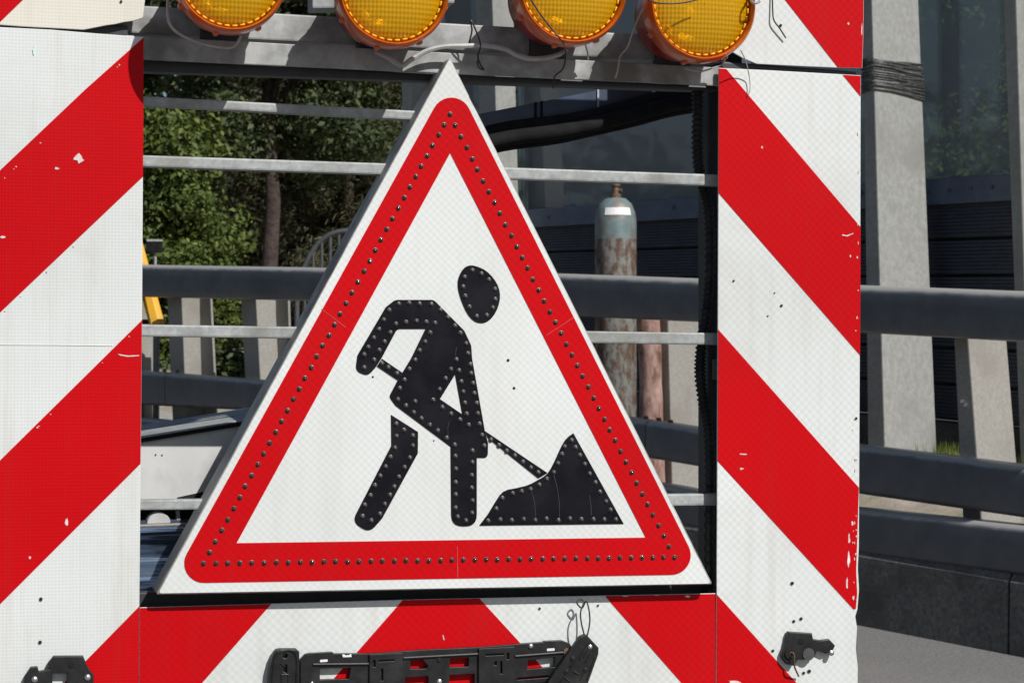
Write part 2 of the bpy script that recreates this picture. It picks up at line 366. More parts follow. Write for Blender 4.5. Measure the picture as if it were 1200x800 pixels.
def frames(pts):
    pts = [Vector(p) for p in pts]; out = []; prev = None
    for i, p in enumerate(pts):
        d = (pts[min(i + 1, len(pts) - 1)] - pts[max(i - 1, 0)]).normalized()
        if prev is None:
            a = Vector((0, 0, 1)) if abs(d.z) < .9 else Vector((1, 0, 0)); x = d.cross(a).normalized()
        else: x = (prev - d * prev.dot(d)).normalized()
        prev = x; out.append((p, x, d.cross(x).normalized()))
    return out
def tube_geo(pts, rad, n=8):
    vs, fs = [], []; fr = frames(pts)
    rad = rad if hasattr(rad, '__len__') else [rad] * len(fr)
    for (p, x, y), r in zip(fr, rad):
        for k in range(n): a = 2 * math.pi * k / n; vs.append(p + x * (r * math.cos(a)) + y * (r * math.sin(a)))
    for i in range(len(fr) - 1):
        for k in range(n): a, b_ = i * n + k, i * n + (k + 1) % n; fs.append((a, b_, b_ + n, a + n))
    fs.append(tuple(range(n))[::-1]); fs.append(tuple(range(len(vs) - n, len(vs))))
    return vs, fs
def tube(name, pts, rad, mat, parent=None, n=8, **kw):
    v, f = tube_geo(pts, rad, n); return mk(name, v, f, mat, parent, smooth=True, sharp=50, **kw)
def spline(pts, per=6):
    pts = [Vector(p) for p in pts]; P = [pts[0] * 2 - pts[1]] + pts + [pts[-1] * 2 - pts[-2]]; out = []
    for i in range(1, len(P) - 2):
        for k in range(per):
            u = k / per; a, b_, c, d = P[i - 1], P[i], P[i + 1], P[i + 2]
            out.append(.5 * ((2 * b_) + (c - a) * u + (2 * a - 5 * b_ + 4 * c - d) * u * u + (3 * b_ - a - 3 * c + d) * u ** 3))
    out.append(pts[-1]); return out
def lathe_geo(c, axis, prof, n=32):
    """prof: (radius, height along axis)"""
    axis = axis.normalized(); a = Vector((0, 0, 1)) if abs(axis.z) < .9 else Vector((1, 0, 0))
    x = axis.cross(a).normalized(); y = axis.cross(x); vs, fs = [], []
    for r, h in prof:
        for k in range(n): t_ = 2 * math.pi * k / n; vs.append(c + axis * h + x * (r * math.cos(t_)) + y * (r * math.sin(t_)))
    for i in range(len(prof) - 1):
        for k in range(n): p, q = i * n + k, i * n + (k + 1) % n; fs.append((p, q, q + n, p + n))
    return vs, fs
def lathe(name, c, axis, prof, mat, parent=None, n=32, cap0=False, cap1=False, sharp=45, **kw):
    v, f = lathe_geo(c, axis, prof, n)
    if cap0: f.append(tuple(range(n)))
    if cap1: f.append(tuple(range(len(v) - n, len(v))))
    return mk(name, v, f, mat, parent, smooth=True, sharp=sharp, **kw)

# ================================================================== SETTING
def grid(name, s0, s1, n0, n1, zf, mat, ds=2.0, dn=2.0):
    ss = np.arange(s0, s1 + .01, ds); ns = np.arange(n0, n1 + .01, dn) if n1 > n0 else np.arange(n0, n1 - .01, -dn)
    vs = [BP + BE * s + BN * n + Vector((0, 0, zf(s, n))) for s in ss for n in ns]; k = len(ns)
    fs = [(i * k + j, i * k + j + 1, (i + 1) * k + j + 1, (i + 1) * k + j) for i in range(len(ss) - 1) for j in range(k - 1)]
    o = mk(name, vs, fs, mat, origin=(0, 0, 0), smooth=True); tag(o, kind='structure'); return o
road = grid('road', -80, 120, .0, 80, lambda s, n: zroad(s), 'asphalt')
def zv(s, n): return zverge(s) + max(0, min(.2, (-.35 - n) * .3)) + (0 if n > -3 else min(.6, (-3 - n) * .05))
NS = [-.02, -.35, -.6, -.85, -1.05, -1.6, -3, -6, -10, -15, -25, -50, -160]
vs = [BP + BE * s_ + BN * n_ + Vector((0, 0, zv(s_, n_))) for s_ in range(-80, 121, 2) for n_ in NS]; k_ = len(NS)
tag(mk('verge', vs, [(i * k_ + j, i * k_ + j + 1, (i + 1) * k_ + j + 1, (i + 1) * k_ + j) for i in range(100) for j in range(k_ - 1)], 'soil', origin=(0, 0, 0), smooth=True), kind='structure')
vs = [BP + BE * s_ + BN * n_ + Vector((0, 0, zverge(s_) + dz)) for s_ in range(-8, 27) for n_, dz in ((-.145, .012), (-.42, .05), (-.44, .03), (-.44, -.05))]
tag(mk('pavement_ledge', vs, [(i * 4 + j, i * 4 + j + 1, i * 4 + j + 5, i * 4 + j + 4) for i in range(34) for j in range(3)], 'concrete', origin=(0, 0, 0)), kind='structure')

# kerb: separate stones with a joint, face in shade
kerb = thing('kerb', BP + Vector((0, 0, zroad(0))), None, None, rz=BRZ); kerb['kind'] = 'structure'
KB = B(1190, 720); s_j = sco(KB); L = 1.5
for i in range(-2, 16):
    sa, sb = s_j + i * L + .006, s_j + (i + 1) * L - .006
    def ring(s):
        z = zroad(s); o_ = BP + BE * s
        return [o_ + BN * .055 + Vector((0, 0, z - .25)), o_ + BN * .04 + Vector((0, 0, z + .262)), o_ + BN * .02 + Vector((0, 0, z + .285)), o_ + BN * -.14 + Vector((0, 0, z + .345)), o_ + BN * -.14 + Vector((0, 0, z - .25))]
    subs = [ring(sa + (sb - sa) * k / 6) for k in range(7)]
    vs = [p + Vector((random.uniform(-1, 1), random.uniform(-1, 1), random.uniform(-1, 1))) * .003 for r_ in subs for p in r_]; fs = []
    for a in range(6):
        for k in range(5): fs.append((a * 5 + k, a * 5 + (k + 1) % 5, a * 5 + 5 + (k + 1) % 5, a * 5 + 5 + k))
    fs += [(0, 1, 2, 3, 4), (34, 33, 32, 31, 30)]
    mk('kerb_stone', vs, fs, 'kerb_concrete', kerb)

# ================================================================== GUARD RAIL
gr = thing('guard_rail', BP + Vector((0, 0, zroad(0))), 'dark grey three-rail steel guard rail on a concrete kerb', 'guard rail', rz=BRZ)
def rail(st, off, depth, r, parent=gr, name='rail'):
    secs = []
    for x, yt, yb in st:
        pt, pb = B(x, yt, off), B(x, yb, off); h = pt.z - pb.z; base = pb; prof = []
        rr = min(r, h * .3)
        for cx, cz, a0 in ((-rr, h - rr, 0), (-depth + rr, h - rr, 90), (-depth + rr, rr, 180), (-rr, rr, 270)):
            for k in range(5): a = math.radians(a0 + k * 22.5); prof.append(base + BN * (cx + rr * math.cos(a)) + Vector((0, 0, cz + rr * math.sin(a))))
        secs.append(prof)
    m_ = len(secs[0]); vs = [p for s_ in secs for p in s_]; fs = []
    for i in range(len(secs) - 1):
        for k in range(m_): fs.append((i * m_ + k, i * m_ + (k + 1) % m_, (i + 1) * m_ + (k + 1) % m_, (i + 1) * m_ + k))
    fs += [tuple(range(m_)), tuple(range(len(vs) - m_, len(vs)))[::-1]]
    return mk(name, vs, fs, 'rail_grey', parent, smooth=True, sharp=50)
rail([(-300, 294, 324), (20, 305, 343), (170, 310, 348), (380, 313.5, 353)], 0, .11, .035)
rail([(380.4, 313.5, 353), (660, 320.5, 370), (830, 326.5, 378), (1010, 334, 390), (1200, 341, 401), (1330, 346.5, 409)], 0, .11, .035)
rail([(-300, 401, 434), (20, 425, 466), (192.6, 436.5, 476)], 0, .11, .035)
rail([(193.4, 436.5, 476), (310, 445.5, 482), (600, 472, 516), (755.6, 492, 537)], 0, .11, .035)
rail([(756.6, 492, 537), (830, 503.5, 549.5), (1010, 522, 580), (1200, 545.5, 607.5), (1330, 562, 627)], 0, .11, .035)
rail([(-300, 452, 483), (20, 480, 518), (170, 490, 529), (480, 523, 566), (785, 569, 614), (830, 578, 624), (1010, 596, 651), (1200, 616, 675), (1330, 630, 692)], .03, .11, .03)
def xline(px, P, d):
    """distance along d from P so that the point falls on picture column px"""
    u = (px - PX) / F; return (u * P.y - P.x) / (d.x - u * d.y)
def post(parent, top, bot, off, mat, name='post', flange=None):
    """top/bot: (y, x_left, x_edge, x_right) -> front face left..edge, side face edge..right"""
    q = []
    for y, xl, xe, xr in (bot, top):
        a, b_ = B(xl, y, off), B(xe, y, off); b_ = Vector((b_.x, b_.y, a.z))
        d = max(.05, min(.6, xline(xr, b_, -BN)))
        q.append([a, b_, b_ - BN * d, a - BN * d])
    o = prism8(name, q[0], q[1], mat, parent, bev=.006)
    if flange:
        f = []
        for (y, xl, xe, xr), qq, xf in ((bot, q[0], flange[1]), (top, q[1], flange[0])):
            p = qq[2] + BN * .012; d = max(.02, xline(xf, p, -BE))
            f.append([p + BE * .01, p - BE * d, p - BE * d - BN * .014, p + BE * .01 - BN * .014])
        prism8('rear_flange', f[0], f[1], mat, o)
    return o
def ext(top, bot, y):
    f = (y - top[0]) / (bot[0] - top[0]); return (y,) + tuple(a + (b_ - a) * f for a, b_ in zip(top[1:], bot[1:]))
for top, bot, yt, yb, fl, po in (((400, 1118, 1135, 1180), (545, 1125, 1146, 1191), 375, 668, None, -.112),
                             ((376, 768, 783, 829), (490, 772, 786, 832), 350, 632, None, -.235),
                             ((345, 520, 536, 566), (440, 523, 540, 570), 345, 585, None, -.112),
                             ((350, 282, 300, 325), (440, 287, 305, 329), 345, 545, (337, 344), -.112),
                             ((350, 196, 213, 236), (490, 202, 218.5, 240), 345, 535, (246, 256), -.112),
                             ((350, 150, 164, 184), (430, 153, 167, 187), 345, 525, None, -.17)):
    post(gr, ext(top, bot, yt), ext(top, bot, yb), po, 'post_grey', flange=fl)
for t_ in (7.9, 9.45, 11.0, 12.5):     # the run of posts goes on beyond the panel
    o_ = BP + BE * t_ - BN * .112; q = [o_, o_ - BE * .09, o_ - BE * .09 - BN * .22, o_ - BN * .22]; zr = zroad(t_)
    prism8('post', [p + Vector((0, 0, zr + .2)) for p in q], [p + Vector((0, 0, zr + 1.2)) for p in q], 'post_grey', gr, bev=.006)
# joint plates and bolts on the rails
for x, y in ((193, 434), (208, 435.5), (757, 490), (772, 492), (786, 494.5)):
    p = B(x, y, -.05); p.z -= .001
    lathe('bolt', p, Vector((0, 0, 1)), [(.011, -.01), (.011, .008), (.006, .012), (.0005, .0125)], 'rusty_screw', gr, n=8)
for x, y in ((1128, 470), (1132, 474)):
    p = B(x, y, -.112); lathe('bolt', p, BN, [(.008, -.004), (.008, .006), (.0005, .008)], 'screw_metal', gr, n=8)

# ================================================================== NOISE WALL
nw = thing('noise_wall', BP + BN * WOFF + Vector((0, 0, zverge(0))), 'dark blue noise wall of glass panes over ribbed panels between tall columns', 'wall', rz=BRZ)
def col_px(y0, x0, y1, x1, mat='column_grey', yt=-420, yb=560):
    top, bot = (y0,) + x0, (y1,) + x1
    return post(nw, ext(top, bot, yt), ext(top, bot, yb), WOFF + .22, mat, 'column')
c3_top, c3_bot = (0, 1011, 1022, 1078), (520, 1017, 1037, 1097)

col_px(0, (1176, 1191, 1243), 300, (1187, 1200, 1252), yb=560)
col_px(0, (1034, 1046, 1062), 300, (1036, 1048, 1064), mat='wall_paint', yb=540)
col_px(90, (560, 580, 604), 240, (565, 585, 608), yb=400)
col_px(90, (470, 480, 502), 240, (474, 484, 506), yb=395)
def wq(name, x0, x1, yt0, yt1, yb0, yb1, off, th, mat, bev=.004):
    f = [B(x0, yb0, WOFF + off), B(x1, yb1, WOFF + off), B(x1, yt1, WOFF + off), B(x0, yt0, WOFF + off)]
    return prism8(name, f, [p - BN * th for p in f], mat, nw, bev=bev)
# bays: (x0,x1) columns; transom line heights interpolate along the wall
def ytr(x): return 245 - 42 * (x - 625) / 552.
def bay(x0, x1, glass_top=-430):
    yt0, yt1 = ytr(x0), ytr(x1); s0, s1 = (1. if x0 > 900 else .72), (1. if x0 > 900 else .74)
    h0 = 21 + 12 * (x0 - 600) / 600.; h1 = 21 + 12 * (x1 - 600) / 600.
    g = wq('glass_pane', x0, x1, glass_top, glass_top, yt0, yt1, -.02, .014, 'dusty_glass', bev=0)
    tr_ = wq('transom', x0, x1, yt0, yt1, yt0 + h0, yt1 + h1, .06, .12, 'wall_paint', bev=.008)
    for k in range(6):
        x = x0 + (x1 - x0) * (k + .5) / 6; p = B(x, ytr(x) + h0 * .5, WOFF + .06)
        lathe('bolt', p, BN, [(.010, -.004), (.010, .006), (.0005, .008)], 'wall_panel', tr_, n=8)
    # ribbed acoustic panels, each its own board with real ribs
    a0, a1 = B(x0, yt0 + h0, WOFF + .01), B(x1, yt1 + h1, WOFF + .01)
    zb0, zb1 = zverge(sco(a0)) + .38, zverge(sco(a1)) + .38
    npan = 6
    for i in range(npan):
        f0, f1 = i / npan + .004, (i + 1) / npan - .012
        top0, top1 = a0.z + (zb0 - a0.z) * f0, a1.z + (zb1 - a1.z) * f0
        bo0, bo1 = a0.z + (zb0 - a0.z) * f1, a1.z + (zb1 - a1.z) * f1
        vs, fs = [], []; R_ = 9
        for k in range(R_ * 4 + 1):
            f = k / (R_ * 4); dep = (.0, .012, .012, 0)[k % 4]
            for a, tt, bb in ((a0, top0, bo0), (a1, top1, bo1)):
                vs.append(Vector((a.x, a.y, tt + (bb - tt) * f)) + BN * dep)
        for k in range(R_ * 4): fs.append((2 * k, 2 * k + 1, 2 * k + 3, 2 * k + 2))
        n0 = len(vs); vs += [vs[0] - BN * .06, vs[1] - BN * .06, vs[n0 - 1] - BN * .06, vs[n0 - 2] - BN * .06]
        fs += [(n0, n0 + 1, n0 + 2, n0 + 3), (0, 1, n0 + 1, n0), (n0 - 2, n0 - 1, n0 + 2, n0 + 3)]
        mk('acoustic_panel', vs, fs, 'wall_panel', nw)
    f = [Vector((a0.x, a0.y, zb0)) - BN * .07, Vector((a1.x, a1.y, zb1)) - BN * .07, Vector((a1.x, a1.y, a1.z + .02)) - BN * .07, Vector((a0.x, a0.y, a0.z + .02)) - BN * .07]
    prism8('backing_sheet', f, [p - BN * .02 for p in f], 'wall_panel', nw)
    f = [Vector((a0.x, a0.y, zb0 - .5)), Vector((a1.x, a1.y, zb1 - .5)), Vector((a1.x, a1.y, zb1 - .004)), Vector((a0.x, a0.y, zb0 - .004))]
    f = [p + BN * .08 for p in f]
    prism8('plinth', f, [p - BN * .25 for p in f], 'stone_dark', nw, bev=.01)
bay(1050, 1200); bay(1256, 1420); bay(606, 1046); bay(508, 572)
# tall concrete pole standing in front of the wall
POFF = WOFF + .62
pp = B(1050, 560, POFF); pole = thing('concrete_pole', Vector((pp.x, pp.y, zverge(sco(pp)))), 'tall pale concrete pole with dark tie wire wound round it', 'pole', rz=BRZ)
post(pole, ext(c3_top, c3_bot, -420), ext(c3_top, c3_bot, 640), POFF, 'column_grey', 'shaft')
# thin light glazing bead beside the column
prism8('glazing_bead', [B(1085, 345, WOFF + .11), B(1089, 345, WOFF + .11), B(1089, 345, WOFF + .08), B(1085, 345, WOFF + .08)],
       [B(1082, 240, WOFF + .11), B(1086, 240, WOFF + .11), B(1086, 240, WOFF + .08), B(1082, 240, WOFF + .08)], 'column_grey', nw)
# wire wrapped round the tall column
wv, wf = [], []
for i in range(26):
    y = 70 + i * 1.55 + random.uniform(-.7, .7); t_ = ext(c3_top, c3_bot, y); a = B(t_[1], y, POFF); b_ = B(t_[2], y, POFF)
    d = max(.05, xline(t_[3], b_, -BN)); z = a.z; r_ = random.uniform(.002, .0042); g_ = r_ + random.uniform(0, .004); sl_ = random.uniform(-.012, .012)
    loop = [a + BE * g_ + BN * g_, b_ - BE * g_ + BN * g_, b_ - BE * g_ - BN * (d * .33), b_ - BE * (g_ + random.uniform(0, .004)) - BN * (d * .66), b_ - BE * g_ - BN * (d + g_), a + BE * g_ - BN * (d + g_), a + BE * g_ + BN * g_]
    ps = [Vector((p.x, p.y, z + sl_ * math.sin(j * 1.05) + random.uniform(-.003, .003))) for j, p in enumerate(loop)]
    v, f = tube_geo(ps, r_, 6); o_ = len(wv); wv += v; wf += [tuple(q + o_ for q in g) for g in f]
tag(mk('tie_wire', wv, wf, 'tie_metal', smooth=True), 'tangled dark tie wire wound tightly round the tall pole', 'wire')

# rocks and grass on the verge by the wall
gv, gf = [], []
for x, y in ((1104, 533), (1110, 534), (1118, 535), (1013, 520), (1123, 536), (1196, 545), (1100, 531)):
    c = B(x, y, -.95); c.z = zv(sco(c), -.95) - .01
    for _ in range(70):
        p = c + Vector((random.gauss(0, .05), random.gauss(0, .05), 0)); h = random.uniform(.07, .16); a = random.uniform(0, 6.28); l = random.uniform(0, .05)
        w_ = Vector((math.cos(a), math.sin(a), 0)) * .004; k = len(gv)
        gv += [p - w_, p + w_, p + Vector((-math.sin(a) * l, math.cos(a) * l, h))]; gf.append((k, k + 1, k + 2))
tag(mk('grass', gv, gf, 'grass_blade'), 'bright green grass tufts growing below the noise wall', 'grass', kind='stuff')
rk = [('dark angular stone lying flat below the ribbed panels', 1112, 497, .07), ('small dark stone beside the grass tuft', 1126, 512, .05)]
for lab, x, y, r in rk:
    c = B(x, y, -1.0); c.z = zv(sco(c), -1.0) + r * .4
    bm = bmesh.new(); bmesh.ops.create_icosphere(bm, subdivisions=2, radius=r)
    for v in bm.verts: v.co = Vector((v.co.x * 1.5, v.co.y, v.co.z * .7)) * random.uniform(.8, 1.15)
    tag(mk('stone', [c + v.co for v in bm.verts], [tuple(q.index for q in f.verts) for f in bm.faces], 'stone_dark'), lab, 'stone'); bm.free()

# ================================================================== GAS CYLINDER, PIPE, YELLOW ARM, FLOODLIGHT, HOOP FENCE
p = B(721.5, 300, -.55); zb = zverge(sco(p)); base = Vector((p.x, p.y, zb))
zt = B(721.5, 232, -.55).z - zb; R = 24.5 * p.y / F
gc = thing('gas_cylinder', base, 'rusty blue-green gas cylinder standing behind the guard rail', 'gas cylinder', rz=SRZ)
ax = Vector((.0, 0.0, 1))
lathe('body', base, ax, [(R * .9, 0), (R, .02), (R, zt - .42), (R, zt - .20)], 'cylinder_rust', gc, n=36, cap0=True)
lathe('shoulder', base, ax, [(R * 1.001, zt - .2), (R * 1.001, zt - .115), (R * .94, zt - .07), (R * .78, zt - .03), (R * .5, zt - .004), (R * .28, zt)], 'cylinder_teal', gc, n=36, cap1=True)
vl = lathe('valve', base, ax, [(R * .27, zt - .002), (R * .27, zt + .018), (R * .16, zt + .02), (R * .16, zt + .055), (R * .22, zt + .056), (R * .22, zt + .066), (R * .1, zt + .07)], 'rusty_screw', gc, n=14, cap1=True)
tube('outlet', [base + Vector((0, 0, zt + .035)), base + Vector((.03, -.01, zt + .035))], .009, 'brass', vl)
lb = []
for k in range(9):
    a = math.radians(-90 - 35 + k * 10)
    for z_, rr in ((zt - .088, .975), (zt - .052, .89)): lb.append(base + Vector((math.cos(a) * R * rr * 1.012, math.sin(a) * R * rr * 1.012, z_)))
mk('label_sticker', lb, [(2 * i, 2 * i + 2, 2 * i + 3, 2 * i + 1) for i in range(8)], 'white_plastic', gc)
p0 = B(758, 345, -.172); p1 = B(767, 560, -.172); p1.z = zverge(sco(p1)) - .003
r = 13.5 * p0.y / F
tag(tube('rusty_pipe', spline([p1, p1 * .6 + p0 * .4, p1 * .3 + p0 * .7 + Vector((.004, 0, 0)), p0], 4), [r * (1 + random.uniform(-.03, .03)) for _ in range(13)], 'pipe_rust', n=20), 'pinkish rusty pipe standing beside the gas cylinder', 'pipe')
# yellow arm leaning behind the rail
p0, p1 = B(118, 150, -.115), B(182, 385, -.115)
ya = thing('yellow_arm', Vector((p1.x, p1.y, zverge(sco(p1)))), 'orange-yellow painted steel arm leaning behind the guard rail', 'machine arm')
d = (p1 - p0).normalized(); sd = Vector((d.z, 0, -d.x)) * .034
f = [p1 - sd, p1 + sd, p0 + sd, p0 - sd]
prism8('arm', f, [q - BN * .04 for q in f], 'yellow_paint', ya, bev=.006)
g0 = B(176, 374, -.113); f = [g0 + Vector((x_, 0, z_)) for x_, z_ in ((-.07, -.03), (.05, -.03), (.05, .0), (-.07, .0))]
prism8('clamp', f, [q - BN * .05 for q in f], 'rubber', ya, bev=.004)
tube('foot', [p1 + Vector((0, .035, .02)), Vector((p1.x, p1.y + .035, zverge(sco(p1)) - .003))], .02, 'rail_grey', ya)
# small floodlight on a thin pole
p = B(182, 292, -.45); fl = thing('floodlight', Vector((p.x, p.y, zverge(sco(p)))), 'small dark floodlight on a thin pale pole', 'floodlight')
pt = B(182, 292, -.45); tube('pole', [Vector((p.x, p.y, zverge(sco(p)) - .003)), pt], .009, 'galvanised', fl)
f = [pt + Vector((x_, -.03, z_)) for x_, z_ in ((-.055, -.02), (.04, -.02), (.04, .055), (-.055, .055))]
hd = prism8('head', f, [q + Vector((0, .07, 0)) for q in f], 'rubber', fl, bev=.005)
f = [pt + Vector((x_, -.034, z_)) for x_, z_ in ((-.048, .048), (.046, .048), (.046, .06), (-.048, .06))]
prism8('visor', f, [q + Vector((0, .05, 0)) for q in f], 'wire_grey', hd)
# hoop fence
def hp(px, py, D=15.): d_ = ray(px, py); return C0 + d_ * (D / d_.y)
hf_o = hp(385, 345); hf = thing('hoop_fence', Vector((hf_o.x, hf_o.y, zv(sco(hf_o), nco(hf_o)))), 'grey metal hoop fence with upright bars below the trees', 'fence')
zb = hf.location.z - .005
arc = [(348, 344), (352, 325), (361, 303), (374, 284), (392, 273), (415, 270), (445, 270), (500, 270), (560, 270)]
tube('hoop', spline([Vector((hp(348, 344).x, 15, zb))] + [hp(*q) for q in arc], 5), .02, 'fence_grey', hf)
for x, yt in ((357, 312), (367, 296), (377, 284), (387, 277), (397, 274), (407, 272), (420, 271), (433, 271), (447, 271), (470, 271), (493, 271), (520, 271), (545, 271)):
    q = hp(x, yt); tube('bar', [Vector((q.x, 15, zb)), q], .012, 'fence_grey', hf, n=6)
q0, q1 = hp(352, 330), hp(560, 330); tube('lower_bar', [q0, q1], .016, 'fence_grey', hf, n=6)

# ================================================================== TREES
def leaves(centers, radii, n, size, rng, flat=.5, aspect=.55):
    k = len(centers); idx = rng.integers(0, k, n)
    d = rng.normal(size=(n, 3)); d /= np.linalg.norm(d, axis=1)[:, None]
    rr = rng.random(n) ** .45
    c = centers[idx] + d * (rr * radii[idx])[:, None] * np.array([1, 1, .8])
    nrm = d * .6 + rng.normal(size=(n, 3)) * .7 + np.array([0, -.1, .45]); nrm /= np.linalg.norm(nrm, axis=1)[:, None]
    t_ = np.cross(nrm, rng.normal(size=(n, 3))); t_ /= np.linalg.norm(t_, axis=1)[:, None]; b_ = np.cross(nrm, t_)
    s = size * rng.uniform(.6, 1.35, n)[:, None]
    V = np.empty((n, 4, 3)); V[:, 0] = c - t_ * s; V[:, 1] = c + b_ * s * aspect + nrm * s * .18; V[:, 2] = c + t_ * s - nrm * s * .1; V[:, 3] = c - b_ * s * aspect + nrm * s * .18
    return V.reshape(-1, 3)
def quads_obj(name, V, mat, parent):
    Mi = np.array(WM[parent].inverted()); V = V @ Mi[:3, :3].T + Mi[:3, 3]
    n = len(V) // 4; me = bpy.data.meshes.new(name)
    me.vertices.add(len(V)); me.vertices.foreach_set('co', V.astype(np.float32).ravel())
    me.loops.add(4 * n); me.loops.foreach_set('vertex_index', np.arange(4 * n, dtype=np.int32))
    me.polygons.add(n); me.polygons.foreach_set('loop_start', np.arange(0, 4 * n, 4, dtype=np.int32))
    me.update(calc_edges=True); me.materials.append(MATS[mat])
    o = bpy.data.objects.new(name, me); COL.objects.link(o); o.parent = parent; WM[o] = WM[parent].copy(); return o
def tree(label, px, D, h0, h1, rx, n, size, mat, seed, trunk_r=.12, nclump=70, cl=.45, name='leafy_tree', lean=0., group='trees behind the guard rail', aspect=.55, xoff=0., bare=False):
    rng = np.random.default_rng(seed); d_ = ray(px, 400); x = d_.x * D / d_.y
    pb = Vector((x, D, 0)); zb = zv(sco(pb), nco(pb)); pb.z = zb - .05
    o = thing(name, Vector((x, D, zb)), label, 'tree', group)
    z0, z1 = H + h0, H + h1; cc = np.array([x + xoff, D, (z0 + z1) / 2]); ex = np.array([rx, rx * .8, (z1 - z0) / 2])
    dd = rng.normal(size=(nclump, 3)); dd /= np.linalg.norm(dd, axis=1)[:, None]
    cen = cc + dd * (rng.random(nclump) ** .4)[:, None] * ex * .9; rad = rng.uniform(.55, 1.3, nclump) * cl
    quads_obj('crown', leaves(cen, rad, n, size, rng, aspect=aspect), mat, o)
    top = Vector((x + lean, D, zb + (z1 - zb) * .85)); pts = [pb + (top - pb) * f + Vector((rng.normal() * .05, rng.normal() * .05, 0)) * (f > 0) for f in np.linspace(0, 1, 7)]
    tv, tf = tube_geo(pts, [trunk_r * (1.25 if i == 0 else 1) * (1 - .12 * i) for i in range(7)], 10)
    tk = mk('trunk', tv, tf, 'bark', o, smooth=True)
    lv, lf = [], []
    for i in range(0, nclump, max(1, nclump // 12)):
        c = Vector(cen[i]); k = min(5, max(3, int(6 * (c.z - zb) / max(.1, (top.z - zb)) * .75))); a = pts[k]
        mid = a * .45 + c * .55 + Vector((0, 0, .12)); v, f = tube_geo(spline([a, mid, c], 3), [trunk_r * .25 * (1 - q / 8) for q in range(7)], 6)
        b0 = len(lv); lv += v; lf += [tuple(q + b0 for q in g) for g in f]
    mk('limbs', lv, lf, 'bark', tk, smooth=True)
    return o
# D metres away; heights relative to the camera
tree('dense bright-leaved tree close behind the guard rail and floodlight', 195, 15.5, -.7, 2.35, .62, 40000, .028, 'leaf_bright', 1, .09, 80, .30)
tree('bare-trunked dark tree rising behind the bright-leaved tree', 316, 18., 1.45, 5.0, 1.3, 30000, .033, 'leaf_dark', 2, .085, 60, .42, xoff=.1)
tree('brownish conifer with drooping twigs above the hoop fence', 410, 20, -.4, 5.0, .85, 30000, .05, 'needle', 3, .07, 70, .3, name='conifer', aspect=.13)
tree('dark evergreen with dense shaded crown beside the conifer', 110, 20, .2, 4.5, 1.3, 22000, .05, 'leaf_dark', 4, .14, 80, .55)
tree('olive conifer standing between dark evergreens', 330, 23, -.8, 5.5, 1.5, 36000, .06, 'needle', 5, .15, 110, .55, name='conifer', aspect=.15)
tree('tall broad green tree showing above the top frame beam', 570, 21, .9, 6.5, .9, 40000, .036, 'leaf_bright', 6, .15, 100, .5)
tree('dark broad tree filling the back beyond the hoop fence', 440, 25, -.8, 6.0, 2.2, 36000, .08, 'leaf_dark', 7, .18, 100, .7)
tree('low dark shrub spreading under the top rail', 262, 13.6, -.85, .2, .5, 12000, .032, 'leaf_dark', 8, .04, 50, .28, name='shrub')
tree('green tree seen dimly through the wide glass pane', 790, 19, -.2, 2.9, 1.5, 30000, .045, 'leaf_bright', 9, .12, 80, .5, group='trees behind the noise wall')
tree('dark low tree behind the wide glass pane', 690, 22, -.2, 3.2, 1.4, 24000, .05, 'leaf_dark', 10, .12, 70, .55, group='trees behind the noise wall')
tree('leafy tree filling the glass pane beside the wire-bound pole', 1130, 16.5, -.3, 6.0, 1.5, 60000, .036, 'leaf_bright', 11, .14, 110, .45, group='trees behind the noise wall')
tree('dark tree behind the leafy tree and the wire-bound pole', 1040, 20, -.2, 5.5, 2.2, 30000, .075, 'leaf_dark', 12, .16, 90, .65, group='trees behind the noise wall')
tree('dark tree at the outer end of the noise wall', 1250, 19, -.2, 6.5, 2.2, 26000, .075, 'leaf_dark', 13, .16, 90, .65, group='trees behind the noise wall')
# woodland far behind, one mass
wr = np.random.default_rng(50); wood = bpy.data.objects.new('woodland', None)
bpy.data.objects.remove(wood)
cen = np.stack([wr.uniform(-26, -2.5, 260), wr.uniform(30, 40, 260), wr.uniform(0, 8.5, 260)], 1)
cen2 = np.stack([wr.uniform(3, 26, 200), wr.uniform(30, 40, 200), wr.uniform(0, 6.5, 200)], 1)
cen3 = np.stack([wr.uniform(-3, 4, 60), wr.uniform(32, 40, 60), wr.uniform(0, 3.2, 60)], 1); cen4 = np.stack([wr.uniform(-30, -16, 240), wr.uniform(-12, 30, 240), wr.uniform(0, 4.5, 240)], 1); cen = np.concatenate([cen, cen2, cen3, cen4])
wo = thing('tmp', (0, 34, 0), None, None); V = leaves(cen, wr.uniform(.8, 1.8, len(cen)), 95000, .17, wr)
wd = quads_obj('woodland', V, 'leaf_dark', wo); wd.parent = None; wd.location = (0, 34, 0); bpy.data.objects.remove(wo)
tag(wd, 'far dark woodland behind all the trees', 'woodland', kind='stuff')

